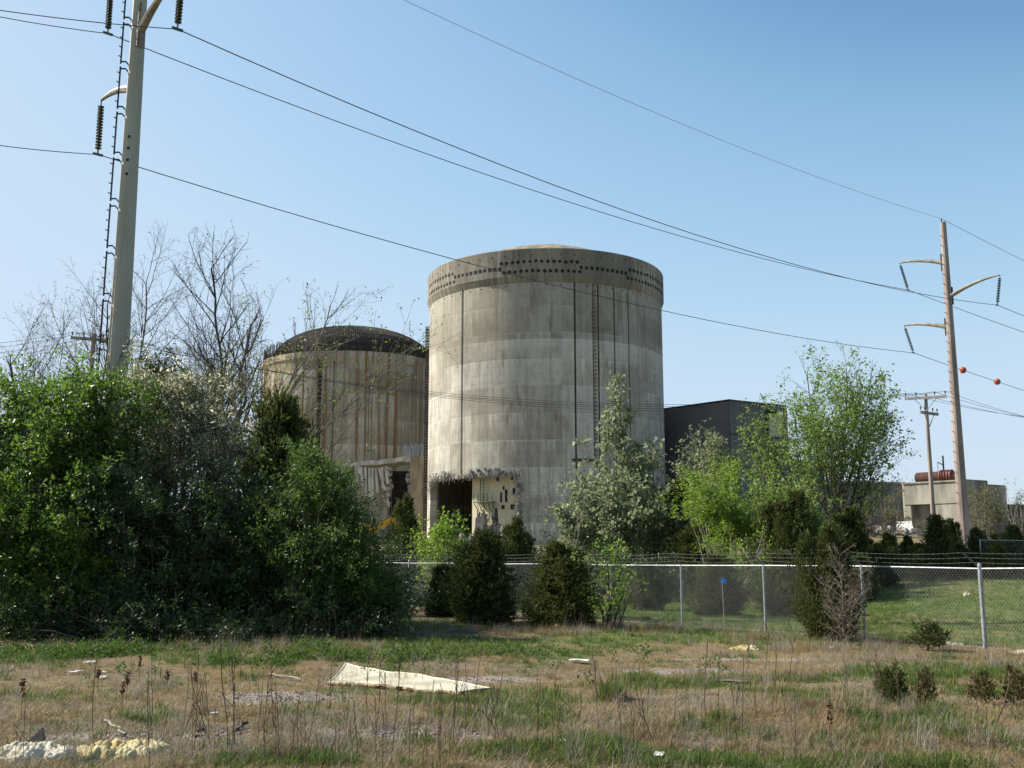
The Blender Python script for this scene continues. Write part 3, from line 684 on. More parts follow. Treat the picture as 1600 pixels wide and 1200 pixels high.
MB().beam((pm[0],pm[1],zt-.2), pm, .16, .16).build('mast_pole', M['dark_metal'], am)
q = at(1465, 722, 136); MB().beam((pm[0],pm[1],q[2]-.4), q, .1, .1).beam(q, (q[0],q[1],q[2]-1.6), .05, .05).build('bracket', M['dark_metal'], am)
# white panel leaning by the open bay
wp = at(1414, 829, 118)
tag(MB().hexa([at(1399,828,118),at(1428,829,117),at(1428,829,117.1),at(1399,828,118.1),at(1401,815,118.6),at(1424,814,117.6),at(1424,814,117.7),at(1401,815,118.7)]).build('white_sheet', M['white']), 'white sheet panel leaning on bare ground before the concrete bay', 'panel')

# ------------------------------------------------------------------ power line
LD = nrm(np.array((.753, .657, 0))); PP = np.array((-.657, .753, 0))
SIDE = 10
def steel_pole(label, X, Y, top, arms, pole_mat, arm_mat, swing, rz=0, buried=1.0, ladder=False, pegs=False, dia0=.95, dia1=.47):
    zb = float(ground(X, Y)); r = thing('steel_power_pole', label, 'power pole', (X, Y, zb))
    n = 14
    MB().tube([(X,Y,zb-.5),(X,Y,zb+(top-zb)*.5),(X,Y,top)], [dia0/2,(dia0+dia1)/4,dia1/2], n).build('pole', M[pole_mat], r, smooth=False)
    def rad(z): return (dia0 + (dia1-dia0)*(z-zb)/(top-zb))/2
    ends = []
    for side, za, L, rise, sw in arms:
        dirv = PP*side; base = np.array((X,Y,za)) + dirv*rad(za)*.9
        ts = np.linspace(0, 1, 8)
        pts = [base + dirv*(L*t) + np.array((0,0,rise*(1-(1-t)**1.9))) for t in ts]
        mb = MB(); mb.tube(pts, np.linspace(.20, .065, 8), 8)
        am_ = mb.build('arm', M[arm_mat], r)
        MB().beam(base-(0,0,.75)+dirv*.05, base+(0,0,.75)+dirv*.05, .34, .12, up=tuple(dirv)).build('arm_bracket', M['rust_dark'] if pole_mat == 'poleB' else M[arm_mat], am_)
        tip = pts[-1]; sv = nrm(np.array((0,0,-1.0)) + np.array(sw)); Ls = 2.35
        k0 = tip + sv*.28
        ins = MB(); prof = []
        nd = 15
        frame_a = nrm(np.cross(sv, (0,1,.2))); frame_b = np.cross(sv, frame_a)
        zz = []; rd = []
        for k in range(nd):
            t = k*(Ls-.3)/nd
            zz += [t, t+.03, t+.075, t+.10]; rd += [.035, .145, .125, .035]
        zz, rd = np.array(zz), np.array(rd); an_ = np.arange(12)*2*math.pi/12
        V = (k0[None,None] + sv*zz[:,None,None] + (frame_a[None,None]*np.cos(an_)[None,:,None] + frame_b[None,None]*np.sin(an_)[None,:,None])*rd[:,None,None]).reshape(-1,3)
        i = np.arange(12); j = (i+1) % 12
        ins.add(V, np.concatenate([np.stack([q*12+i, q*12+j, q*12+12+j, q*12+12+i], 1) for q in range(len(zz)-1)]))
        ins.segs([tip], [k0], .03, .03, 5); ins.segs([k0+sv*(Ls-.35)], [k0+sv*(Ls-.1)], .04, .04, 5)
        e = k0+sv*(Ls-.1); ins.beam(e-LD*.22, e+LD*.22, .09, .09)
        ins.build('insulator_string', M['glass_ins'], am_)
        ends.append(e)
    if ladder:
        ld = nrm(np.array((-.97,-.25,0)))
        z = 8.4
        while z < top-.5:
            z1 = z+1.85; off = lambda q: np.array((X,Y,q)) + ld*(rad(q)+.30)
            mb = MB(); mb.beam(off(z), off(z1), .05, .06, up=(0,1,0))
            for q in (z+.09, z1-.09):
                mb.beam(off(q), np.array((X,Y,q+.02))+ld*(rad(q)+.10), .05, .05); mb.beam(np.array((X,Y,q+.02))+ld*(rad(q)+.10), np.array((X,Y,q-.13))+ld*(rad(q)-.03), .05, .05)
            for q in np.arange(z+.3, z1-.2, .42): mb.beam(off(q)-np.array((0,.0,0)), off(q)+ld*.07+np.array((.0,-.12,0)), .035, .035)
            mb.build('ladder_section', M['dark_metal'], r); z = z1+.13
        bl = MB()
        for q in (17.4, 18.0, 18.5, 19.0): bl.box((X+.02,Y-rad(q),q), (.09,.06,.09))
        bl.build('bolt_hole_shade', M['void_shade'], r)  # boxes on the pole, coloured as shaded holes
    if pegs:
        pg = MB()
        for k, q in enumerate(np.arange(zb+3, top-.6, .42)):
            dv = nrm(np.array((-.95,-.3,0)) if k % 2 else np.array((.25,-.97,0))); pg.beam(np.array((X,Y,q))+dv*(rad(q)-.02), np.array((X,Y,q))+dv*(rad(q)+.17), .04, .04)
        pg.build('climbing_pegs', M['rust_dark'], r)
    return r, ends
def xat(px, py, Y): return at(px, py, Y)[0]
XA = xat(182.5, 590, 41.2); XB = xat(1508, 850, 87)
polA, endA = steel_pole('tall grey green tubular steel pole with ladder rising above the trees', XA, 41.2, 30.6,
    [(1, 26.85, 3.4, .8, (0,0,0)), (-1, 23.7, 4.0, 1.0, (-.03,.0,0)), (1, 21.3, 3.6, .75, (0,0,0))], 'poleA', 'arm_grey', 0, ladder=True, dia0=.98)
MB().beam((XA+.16,41.2-.33,23.0),(XA+.15,41.2-.30,24.9),.06,.06).build('red_channel', M['red_paint'], polA)
sw = (.16, .0, 0)
polB, endB = steel_pole('weathered pinkish steel pole with three curved arms standing in the right meadow', XB, 87, 30.4,
    [(1, 26.9, 3.9, .8, (.22,-.05,0)), (-1, 23.9, 4.2, .95, (-.14,.05,0)), (1, 21.3, 3.8, .75, (.25,-.05,0))], 'poleB', 'arm_grey', 0, pegs=True, dia0=.93, dia1=.50)

def wire(p0, p1, sag, r, name, label, mat='wire', n=26, group=None, taper=None):
    p0, p1 = np.asarray(p0, float), np.asarray(p1, float); t = np.linspace(0, 1, n)[:,None]
    P = p0*(1-t) + p1*t; P[:,2] -= (4*sag*t*(1-t))[:,0]
    o = MB().segs(P[:-1], P[1:], r, r, 5).build(name, M[mat]); tag(o, label, 'power line', group); return P
W = .019
lev = ['upper left arm', 'right hand arm', 'lower left arm']
wl = ['power cable strung between the topmost left arms of the two steel poles', 'power cable strung between the right hand arms of the two steel poles', 'lowest power cable between the steel poles, crossing the rim of the tall cylinder']
for k, s_ in enumerate((1.4, 1.9, 1.3)): wire(endA[k], endB[k], s_, W+.004, 'power_cable', wl[k], group='cables between the two steel poles')
prevA = np.array((XA,41.2,0)) - np.array((.80,.60,0))*75
wl2 = ['power cable reaching the topmost left arm of the ladder pole from the left edge', 'power cable reaching the right hand arm of the ladder pole from the left edge', 'power cable reaching the lowest arm of the ladder pole from the left edge']
for k in range(3):
    e = endA[k]; q = at((-340, -330, -340)[k], (-60, -48, 160)[k], 38.0); wire(e, q, .35, W, 'power_cable', wl2[k], group='cables running off at the left')
nextB = [at(2000, 640, 128), at(2000, 625, 126), at(2000, 720, 128)]
wl3 = ['power cable leaving the topmost left arm of the pinkish pole to the right', 'power cable leaving the right hand arm of the pinkish pole to the right', 'power cable carrying two orange marker balls right of the pinkish pole']
PB = []
for k in range(3): PB.append(wire(endB[k], nextB[k], .7, W+.006, 'power_cable', wl3[k], group='cables running off at the right'))
topB = np.array((XB-.12, 87, 30.75)); MB().segs([(XB-.12,87,30.1)],[topB],.05,.05,6).build('wire_clamp', M['rust_dark'], polB)
wire(at(240, -190, 41.2), topB, 1.2, .012, 'earth_wire', 'thin earth wire slanting down across the sky to the top of the pinkish pole')
wire(topB, at(2000, 585, 128), .7, .018, 'earth_wire', 'thin earth wire running right from the top of the pinkish pole')
for px, lab in ((1504.5, 'orange marker ball on the lowest cable, touching the pinkish pole'), (1558, 'orange marker ball hanging clear in the sky at the right edge')):
    xs_ = 800+F*PB[2][:,0]/(PB[2][:,1]*cT+(PB[2][:,2]-CZ)*sT); f = np.interp(px, xs_, np.arange(len(xs_))); i = int(f); c = PB[2][i]*(1-(f-i))+PB[2][i+1]*(f-i)
    t = thing('marker_ball', lab, 'marker ball', c, 'orange marker balls on the cable')
    MB().lathe([(.30*math.sin(a), -.30*math.cos(a)) for a in np.linspace(.02, math.pi-.02, 13)], 20, c).build('ball', M['ball'], t, smooth=True)
    MB().lathe([(.302,-.02),(.312,0),(.302,.02)], 20, c).build('seam_band', M['red_paint'], t)

# wooden distribution poles and their four wires
def wood_pole(label, px, pytop, Y, arms, mat='wood', r0=.17, r1=.11):
    T = at(px, pytop, Y); X = T[0]; zb = float(ground(X, Y)); r = thing('utility_pole', label, 'utility pole', (X, Y, zb))
    MB().tube([(X,Y,zb-.4),(X,Y,T[2])], [r0, r1], 10).build('pole', M[mat], r)
    pins = []
    for k, (dz, L, ang, am) in enumerate(arms):
        d = np.array((math.cos(ang), math.sin(ang), 0)); c = np.array((X, Y, T[2]-dz)) + np.array((d[1], -d[0], 0))*(r1+.06)
        arm = MB().beam(c-d*L/2, c+d*L/2, .11, .15).build('crossarm', M[am], r)
        for s in (-1, 1): MB().beam(c+d*s*L*.26-(0,0,.06), np.array((X,Y,T[2]-dz-.75))+np.array((d[1], -d[0], 0))*(r1+.04), .035, .035).build('brace', M[am], arm)
        for f in (-.47, -.22, .22, .47):
            q = c+d*L*f+np.array((0,0,.07)); MB().tube([q, q+(0,0,.10), q+(0,0,.12), q+(0,0,.24), q+(0,0,.26)], [.015,.015,.04,.045,.02], 8).build('pin_insulator', M['glass_ins'], arm); 
            if k == 0: pins.append(q+np.array((0,0,.24)))
    return r, pins
wpR, pinR = wood_pole('slim wooden utility pole with two crossarms left of the pinkish steel pole', 1446, 616, 60, [(.22, 2.25, -.42, 'wood_pale'), (1.12, 1.7, .62, 'wood')], r0=.15, r1=.095)
wpL, pinL = wood_pole('wooden utility pole with tilted crossarm half hidden by bare trees, left of the ladder pole', 146.5, 521, 54, [(.35, 2.2, .42, 'wood')])
PIN = ('outer left', 'inner left', 'inner right', 'outer right')
for k in range(4):
    wire(pinL[k], pinR[k], 1.9+.15*k, .011, 'service_wire', 'service wire crossing the pale cylinder to the %s pin of the right wooden pole' % PIN[k], n=30, group='service wires between the wooden poles')
    wire(pinR[k], at(1830, 655+7*k, 75), .8, .011, 'service_wire', 'service wire running off right from the %s pin of the right wooden pole' % PIN[k], group='service wires off to the right')
    wire(pinL[k], at(-300, 530+14*k, 52), .6, .010, 'service_wire', 'service wire running off left from the %s pin of the left wooden pole' % PIN[k], group='service wires off to the left')

# ------------------------------------------------------------------ chain link fence
def fence_pt(k): return np.array((10.69-1.874*k, 24.5+2.55*k, 0.0))
FH = 1.83
fdir = nrm(fence_pt(1)-fence_pt(0)); out = np.array((-.806,-.592,0)); SP = float(np.linalg.norm(fence_pt(1)-fence_pt(0)))
fx = thing('chain_link_fence', 'galvanised chain link fence topped with barbed wire crossing behind the cedars', 'fence', fence_pt(0))
def panel_mesh(Lx, H, dia=.062):
    P0, P1 = [], []
    st = dia*1.3
    for s in (1, -1):
        c = -H if s > 0 else 0
        x = -H
        while x < Lx+H:
            # line from (x,0) going up at 55 degrees either way
            k = .78
            x0, z0, x1, z1 = (x, 0, x+H*k, H) if s > 0 else (x, H, x+H*k, 0)
            a, b = max(0, (0-x0)/(x1-x0)), min(1, (Lx-x0)/(x1-x0))
            if b > a: P0.append((x0+(x1-x0)*a, .004*s, z0+(z1-z0)*a)); P1.append((x0+(x1-x0)*b, .004*s, z0+(z1-z0)*b))
            x += st
    return MB().segs(P0, P1, .0021, .0021, 3).mesh('chain_link_mesh', M['chain'])
pm_ = panel_mesh(SP, FH-.06)
# local frame of the fence thing: z up, origin at post 0
rzf = math.atan2(fdir[1], fdir[0])
post_me = MB().tube([(0,0,-.2),(0,0,FH+.02)], .033, 10).mesh('post', M['galv'])
cpost_me = MB().tube([(0,0,-.2),(0,0,FH+.04)], .048, 12).mesh('post', M['galv'])
cap_me = MB().lathe([(.0001,.09),(.03,.08),(.05,.03),(.052,0),(.0001,0)], 10).mesh('post_cap', M['galv'])
arm_me = MB().beam((0,0,0), tuple(-out*.0+np.array((-.30,.16,.34))), .03, .03).mesh('barb_arm', M['wire'])
armv = np.array((-.30,.16,.34))
for k in range(-2, 12):
    p = fence_pt(k)-fence_pt(0); z = float(ground(*fence_pt(k)[:2])); p[2] = z
    po = piece('post', cpost_me if k in (0, 8) else post_me, fx, p)
    if k in (0, 8): piece('post_cap', cap_me, po, (0,0,FH+.03))
    piece('barb_arm', arm_me, po, (0,0,FH))
    if k < 11:
        z2 = float(ground(*fence_pt(k+1)[:2])); L = SP
        tilt = -math.atan2(z2-z, SP)
        piece('chain_link_mesh', pm_, fx, p+np.array((0,0,.03)), (0, tilt, rzf))
        p2 = fence_pt(k+1)-fence_pt(0); p2[2] = z2
        MB().tube([fence_pt(0)+p+(0,0,FH-.02), fence_pt(0)+p2+(0,0,FH-.02)], .021, 8).build('top_rail', M['galv'], fx)
        MB().segs([fence_pt(0)+p+(0,0,.05)], [fence_pt(0)+p2+(0,0,.05)], .006, .006, 4).build('tension_wire', M['chain'], fx)
        for f in (.35, .68, 1.0):
            t = np.linspace(0,1,6)[:,None]; A = fence_pt(0)+p+(0,0,FH)+armv*f; B = fence_pt(0)+p2+(0,0,FH)+armv*f; Q = A*(1-t)+B*t; Q[:,2] -= (.05*4*t*(1-t))[:,0]
            mb = MB().segs(Q[:-1], Q[1:], .0045, .0045, 4)
            bt = np.arange(.1, SP, .13)/SP
            bp = A[None]*(1-bt[:,None])+B[None]*bt[:,None]; bp[:,2] -= .05*4*bt*(1-bt)
            mb.segs(bp-np.array((.012,.0,.014)), bp+np.array((.012,.0,.014)), .002, .002, 3); mb.build('barbed_strand', M['wire'], fx)
        if k in (8,):
            MB().tube([fence_pt(0)+p+(0,0,1.02), fence_pt(0)+p2+(0,0,1.02)], .022, 8).build('brace_rail', M['galv'], fx)
# farther run of the same fence kind across the meadow
bf = [at(1533, 872, 52), at(1640, 872, 52), at(1760, 872, 54)]
f2 = thing('chain_link_fence', 'second chain link fence beyond the meadow, its thin post showing at the right edge', 'fence', (bf[0][0], bf[0][1], float(ground(bf[0][0], bf[0][1]))))
for i, p in enumerate(bf):
    z = float(ground(p[0], p[1])); o2 = piece('post', post_me, f2, (p[0]-bf[0][0], p[1]-bf[0][1], z-float(ground(bf[0][0], bf[0][1])))); piece('barb_arm', arm_me, o2, (0,0,FH))
for i in range(2):
    A, B = bf[i].copy(), bf[i+1].copy(); A[2] = float(ground(A[0],A[1])); B[2] = float(ground(B[0],B[1]))
    MB().tube([A+(0,0,FH-.02), B+(0,0,FH-.02)], .022, 8).build('top_rail', M['galv'], f2)
    d2 = B-A; o2 = piece('chain_link_mesh', pm_, f2, A-np.array(f2.location)+(0,0,.03), (0, -math.atan2(d2[2], np.hypot(d2[0], d2[1])), math.atan2(d2[1], d2[0])), (float(np.hypot(d2[0],d2[1]))/SP, 1, 1))
    MB().segs([A+armv+(0,0,FH)], [B+armv+(0,0,FH)], .006, .006, 4).build('barbed_strand', M['wire'], f2)
# blue marker flag caught on the fence
q = at(1131, 907, 30.6); fq = np.array((q[0]-.1, q[1]-.25, q[2]))
fl_ = thing('survey_flag', 'small bright blue marker flag on a thin stem in front of the fence', 'flag', (fq[0], fq[1], float(ground(fq[0], fq[1]))))
MB().segs([(fq[0]+.03,fq[1],float(ground(fq[0],fq[1]))-.1)], [fq], .006, .005, 5).build('stem', M['wood_pale'], fl_)
V = []; nx_, nz_ = 6, 5
for i in range(nx_):
    for j in range(nz_): u, v = i/(nx_-1), j/(nz_-1); V.append(fq + np.array((-.02+.15*u, .035*math.sin(5*u+3*v), -.07+.15*v*(1-.25*u)+.02*math.sin(6*u))))
fm = MB(); fc = [(i*nz_+j, (i+1)*nz_+j, (i+1)*nz_+j+1, i*nz_+j+1) for i in range(nx_-1) for j in range(nz_-1)]; fm.add(V, fc); fm.add(np.array(V)+(0,.006,0), [f[::-1] for f in fc])
fm.build('flag_cloth', M['blue'], fl_)

# ------------------------------------------------------------------ yellow digger behind the bushes
c = at(600, 845, 150); zb = float(ground(c[0], 150))
ex = thing('excavator', 'yellow excavator with raised bent arm partly hidden by bushes', 'excavator', (c[0]-3, 150, zb))
X0 = c[0]-3.2
for s in (-1.1, 1.1):
    MB().hexa([(X0-2,150+s-.3,zb),(X0+2,150+s-.3,zb),(X0+2,150+s+.3,zb),(X0-2,150+s+.3,zb),(X0-2.3,150+s-.3,zb+.8),(X0+2.3,150+s-.3,zb+.8),(X0+2.3,150+s+.3,zb+.8),(X0-2.3,150+s+.3,zb+.8)]).build('track', M['dark_metal'], ex)
MB().box((X0-.7,150,zb+1.5), (3.0,2.4,1.1)).build('engine_housing', M['yellow'], ex)
cb_ = MB().box((X0+.7,149.4,zb+2.2), (1.3,1.0,1.6)).build('cab', M['yellow'], ex); MB().box((X0+.75,148.88,zb+2.4), (.9,.04,.8)).build('cab_window', M['void_shade'], cb_)
b0 = np.array((X0+1.0,150.3,zb+1.6)); b1 = at(613, 811, 150.3); b0b = at(590, 824, 150.3); b2 = at(621, 829, 150.3)
MB().beam(b0, b0b, .6, .7, up=(0,1,0)).beam(b0b, b1, .7, .6, up=(0,1,0)).build('boom', M['yellow'], ex)
MB().beam(b1+(.05,0,.15), b2, .55, .5, up=(0,1,0)).build('stick', M['yellow'], ex)
MB().segs([b0b+(.1,0,.5)], [b1+(-.2,0,.5)], .1, .1, 8).build('ram', M['rust_dark'], ex)
bk = b2+np.array((0,0,-.5)); MB().hexa([bk+(-.5,-.5,-.7),bk+(.3,-.5,-.9),bk+(.3,.5,-.9),bk+(-.5,.5,-.7),bk+(-.4,-.5,.3),bk+(.3,-.5,.3),bk+(.3,.5,.3),bk+(-.4,.5,.3)]).build('bucket', M['dark_metal'], ex)

# ------------------------------------------------------------------ rubble heaps
def heap(label, px, py, Y, w_, d_, h_, seed, mat='rubble'):
    c = at(px, py, Y); zb = float(ground(c[0], Y)); r = thing('rubble_heap', label, 'rubble heap', (c[0], Y, zb)); g = np.random.default_rng(seed)
    n = 40; u = np.linspace(-1, 1, n); U, Vv = np.meshgrid(u, u); rr_ = np.sqrt(U**2+Vv**2)
    Z = h_*np.clip(1-rr_, 0, 1)**.8*(.7+.6*fbm(U*3+seed, Vv*3, 4)) - .15
    P = np.stack([c[0]+U*w_/2, Y+Vv*d_/2, zb+Z], -1).reshape(-1,3); i = np.arange(n-1); I, J = np.meshgrid(i, i); a = (J*n+I).ravel()
    MB().add(P, np.stack([a, a+1, a+n+1, a+n], 1)).build('mound', M[mat], r, smooth=True)
    ch = MB()
    for k in range(150):
        t, q = g.uniform(0, 6.28), math.sqrt(g.random())*.95; x, y = q*math.cos(t), q*math.sin(t); z = h_*max(0, 1-q)**.8*.95
        ch.box((c[0]+x*w_/2, Y+y*d_/2, zb+z), g.uniform(.12,.6,3), g.uniform(0,3), ry=g.uniform(0,3))
    tag(ch.build('broken_chunks', M[mat], r), kind='stuff')
heap('pinkish grey rubble heap behind the silvery poplar', 965, 858, 104, 11, 8, 3.0, 4)
heap('pale tan rubble heap below the pale leaved tree', 1130, 850, 100, 9, 7, 2.6, 9)
heap('low tan spoil heap before the concrete bay', 1370, 838, 112, 13, 6, 1.0, 15)

# ------------------------------------------------------------------ vegetation
def leaf_quads(rng, P, D, L, Wd, droop=0.0):
    """one folded-diamond leaf per point"""
    n = len(P); D = nrm(D + np.array((0,0,-droop))); R = nrm(rng.normal(size=(n,3))); S = nrm(np.cross(D, R)); N = np.cross(S, D)
    L = np.broadcast_to(L, (n,))[:,None]; Wd = np.broadcast_to(Wd, (n,))[:,None]
    V = np.stack([P, P+D*L*.45+S*Wd*.5+N*Wd*.12, P+D*L, P+D*L*.45-S*Wd*.5+N*Wd*.12], 1).reshape(-1,3)
    return V, np.arange(4*n).reshape(n, 4)
def add_leaves(mb, rng, P, D, L, Wd, mat=0, droop=0.0, var=.45):
    n = len(P); L_ = L*(1+var*rng.normal(size=n)).clip(.4, 1.8); V, Fc = leaf_quads(rng, P, D, L_, Wd*L_/L, droop); mb.add(V, Fc, rng.random(n), mat)

def grow(rng, H, stems, env, lv, axis=None):
    """recursive branches in a local frame; stems = [(base xyz, direction, length, radius)]; returns segments and twig anchors"""
    segs, anch = [], []; Htop = H if env is not None else 1e9
    gx = rng.normal; top = len(lv)-1
    def inside(p): return env is None or env(p)
    def branch(p, d, L, r, l):
        pr = lv[l]; n = max(2, int(L/pr['step'])); s = L/n
        for i in range(n):
            w_ = pr['wob']; d = (d[0]+gx(0,w_), d[1]+gx(0,w_), d[2]+gx(0,w_)+pr['up']); m = 1/math.sqrt(d[0]**2+d[1]**2+d[2]**2); d = (d[0]*m, d[1]*m, d[2]*m)
            q = (p[0]+d[0]*s, p[1]+d[1]*s, p[2]+d[2]*s); r2 = r*(1-.72/n) if n < 6 else r*(1-1.25/n); r2 = max(r2, .004)
            if i > 0 and not inside(q):
                if l > 0 or q[2] > Htop or i > .55*n: break
                d = (d[0]*.82, d[1]*.82, d[2]+.08)
            segs.append((p, q, r, r2, l)); 
            f = (i+1)/n
            if l >= pr.get('leaf', top): anch.append((q, d, f))
            if l < top and f >= pr['start']:
                k = pr['rate']*s; k = int(k) + (1 if rng.random() < k-int(k) else 0)
                for _ in range(k):
                    ang = math.radians(rng.uniform(*pr['ang'])); az = rng.uniform(0, 6.283)
                    a = (d[1], -d[0], 0) if abs(d[2]) < .95 else (1, 0, 0); ma = math.sqrt(a[0]**2+a[1]**2+a[2]**2) or 1; a = (a[0]/ma, a[1]/ma, a[2]/ma)
                    b = (d[1]*a[2]-d[2]*a[1], d[2]*a[0]-d[0]*a[2], d[0]*a[1]-d[1]*a[0])
                    ca, sa, cz, sz = math.cos(ang), math.sin(ang), math.cos(az), math.sin(az)
                    cdir = tuple(d[t]*ca + (a[t]*cz+b[t]*sz)*sa for t in range(3))
                    cl = L*rng.uniform(*pr['ratio'])*(1-pr.get('tap', .45)*f)
                    if cl > .06: branch(q, cdir, cl, min(r2*.62, pr.get('rmax', 1)), l+1)
            p, r = q, r2
    for b, d, L, r in stems: branch(tuple(b), tuple(nrm(d)), L, r, 0)
    return segs, anch

def wood_mesh(segs, origin, split=1, sides=(7,5,3,3,3)):
    mbs = MB()
    for l in range(5):
        S = [s for s in segs if s[4] == l]
        if not S: continue
        P0 = np.array([s[0] for s in S])+origin; P1 = np.array([s[1] for s in S])+origin; R0 = np.array([s[2] for s in S]); R1 = np.array([s[3] for s in S])
        d = P1-P0; mbs.segs(P0, P1+d*.03, R0, R1, sides[l])
    return mbs

def lumpy_env(rng, prof, W, H, cx=0, cy=0, amp=.25, depth=1.0):
    zs, ws = zip(*prof); ph = rng.uniform(0, 6.28, 5)
    def env(p):
        h = p[2]/H
        if h > 1: return False
        if h < .12: return True
        a = math.atan2((p[1]-cy)/depth, p[0]-cx); k = 1 + amp*(.5*math.sin(3*a+ph[0]+4*h) + .35*math.sin(5*a+ph[1]-7*h) + .3*math.sin(9*h+ph[2]))
        return math.hypot(p[0]-cx, (p[1]-cy)/depth) < .5*W*np.interp(h, zs, ws)*k
    return env

def place(px, Y, pytop, basepx=None):
    X = at(px, 872, Y)[0]; z = float(ground(X, Y)); top = at(px, pytop, Y)[2]; return np.array((X, Y, z)), top-z

def tree(name, label, cat, px, Y, pytop, wpx, seed, prof, nst, spread, lv, leafmat_, leaf, bark='bark', nleaf=3, sig=.05, group=None, lean=(0,0), r0=None, stemfrac=(.75,1.0), depth=1.0, extra=None, droop=.15, cx=0.0, bare=0.0):
    rng = np.random.default_rng(seed); B, H = place(px, Y, pytop); W_ = wpx*Y/F
    r = thing(name, label, cat, B, group)
    env = lumpy_env(rng, prof, W_, H, cx*W_, 0, depth=depth)
    stems = []
    for k in range(nst):
        a = 2*math.pi*(k+rng.random()*.7)/nst; t = math.radians(spread)*math.sqrt(rng.uniform(.05, 1)) if nst > 1 else math.radians(spread)*.2
        d = (math.sin(t)*math.cos(a)+lean[0], math.sin(t)*math.sin(a)*depth+lean[1], math.cos(t))
        stems.append(((rng.normal(0,.1), rng.normal(0,.1), -.15), d, H*rng.uniform(*stemfrac)/max(.5, d[2]), (r0 or .018*H/math.sqrt(nst)+.02)*rng.uniform(.75,1.1)))
    if extra: stems += extra(H, W_)
    segs, anch = grow(rng, H, stems, env, lv)
    wood_mesh(segs, B).build('trunk', M[bark], r)
    if bare: anch = [a for a in anch if rng.random() < np.clip((a[0][2]/H-bare*.45)/(bare*.75), .06, 1)]
    if nleaf and anch:
        A = np.array([a[0] for a in anch])+B; D = np.array([a[1] for a in anch]); A = np.repeat(A, nleaf, 0); D = np.repeat(D, nleaf, 0)
        P = A+rng.normal(0, sig, A.shape); Dd = nrm(D*.5+rng.normal(size=A.shape)*.8)
        mb = MB()
        if isinstance(leafmat_, tuple):
            pick = rng.random(len(P)) < .5
            add_leaves(mb, rng, P[~pick], Dd[~pick], leaf[0], leaf[1], 0, droop); add_leaves(mb, rng, P[pick], Dd[pick], leaf[0], leaf[1], 1, droop)
            mb.build('crown', [M[q] for q in leafmat_], r)
        else:
            add_leaves(mb, rng, P, Dd, leaf[0], leaf[1], 0, droop); mb.build('crown', M[leafmat_], r)
    return r, len(segs), len(anch)*nleaf

def bush(name, label, cat, px, Y, lobes, seed, K, nl, leafmat_, leaf, sig=.16, bark='bark', group=None, hollow=.45, up=.25, flower=0, stems=40, thin=1.0):
    """broad leaved mass: leaf clusters spread through overlapping lobes (photo px: cx, cy, rx, ry [, dY, ry_depth])"""
    rng = np.random.default_rng(seed); X = at(px, 872, Y)[0]; B = np.array((X, Y, float(ground(X, Y)))); r = thing(name, label, cat, B, group)
    C, O = [], []
    vol = np.array([l[2]*l[3]*(l[2]+l[3]) for l in lobes], float)**.75; cnt = np.maximum(3, (K*vol/vol.sum()).astype(int))
    for l, k in zip(lobes, cnt):
        dY = l[4] if len(l) > 4 else 0; yy = Y+dY; c = at(l[0], l[1], yy); rx, rz = l[2]*yy/F, l[3]*yy/F; ry = (l[5] if len(l) > 5 else .8)*rx
        kc = max(2, k//11); d = nrm(rng.normal(size=(kc,3))+np.array((0,0,.15))); q = (hollow + (1.08-hollow)*rng.random(kc)**.6)
        lump = 1+.34*np.sin(d[:,0]*5+rng.uniform(0,6))*np.sin(d[:,2]*6+rng.uniform(0,6)) + .14*rng.normal(size=kc)
        cc = c + d*np.array((rx,ry,rz))*(q*lump)[:,None]                      # boughs
        w_ = rng.integers(0, kc, k); e = nrm(d+rng.normal(0,.7,(kc,3))*(1,1,.5)); sg_ = .12*(rx+rz)+.12
        p = cc[w_] + e[w_]*rng.normal(0, sg_*1.5, k)[:,None] + rng.normal(0, sg_*.5, (k,3))*(1,1,.6); d = d[w_]
        gz = ground(p[:,0], p[:,1]); p[:,2] = np.maximum(p[:,2], gz+.05+.25*rng.random(k))
        C.append(p); O.append(d)
    C, O = np.concatenate(C), np.concatenate(O); n = len(C)
    dirs = nrm(O*.8+np.array((0,0,up))+rng.normal(size=(n,3))*.5)
    # each cluster = a short twig with leaves along it
    tl = sig*3*rng.uniform(.5, 1.4, n)
    wood = MB(); wood.segs(C-dirs*tl[:,None]*.6, C+dirs*tl[:,None]*.5, .008, .004, 3)
    bz = rng.normal(0, .5, (stems, 3))*np.array((1,.7,0)); 
    for k in range(stems):
        e = C[rng.integers(n)]; bx = (e-B)*np.array((.45,.6,0)); b = B+bx+np.array((rng.normal(0,.15), rng.normal(0,.1), 0)); b[2] = float(ground(b[0], b[1]))-.1
        mid = b*.45+e*.55+rng.normal(0,.14,3)+np.array((0,0,.18)); L = np.linalg.norm(e-b); rr = (.008+.007*L)*thin
        wood.segs([b, mid], [mid, e], [rr, rr*.7], [rr*.7, rr*.3], 5)
    tag(wood.build('stems', M[bark], r), kind='stuff')
    t = rng.uniform(-.6, .7, (n, nl)); P = (C[:,None]+dirs[:,None]*tl[:,None,None]*t[...,None]+rng.normal(0, sig*.42, (n,nl,3))).reshape(-1,3)
    D = nrm(np.repeat(dirs, nl, 0)*.6+rng.normal(size=(n*nl,3))*.75)
    gz = ground(P[:,0], P[:,1]); k = P[:,2] > gz; P, D = P[k], D[k]
    mb = MB(); add_leaves(mb, rng, P, D, leaf[0], leaf[1], 0, .12)
    mats = [M[leafmat_]]
    if flower:
        top = C[(O[:,2] > -.1)]; top = top[rng.random(len(top)) < flower]; P = np.repeat(top, 20, 0)+rng.normal(0, sig*.6, (len(top)*20,3)); add_leaves(mb, rng, P, rng.normal(size=P.shape)+(-.4,0,.3), leaf[0]*1.0, leaf[1]*.9, 1); mats.append(M['flower'])
    mb.build('foliage', mats, r); return r

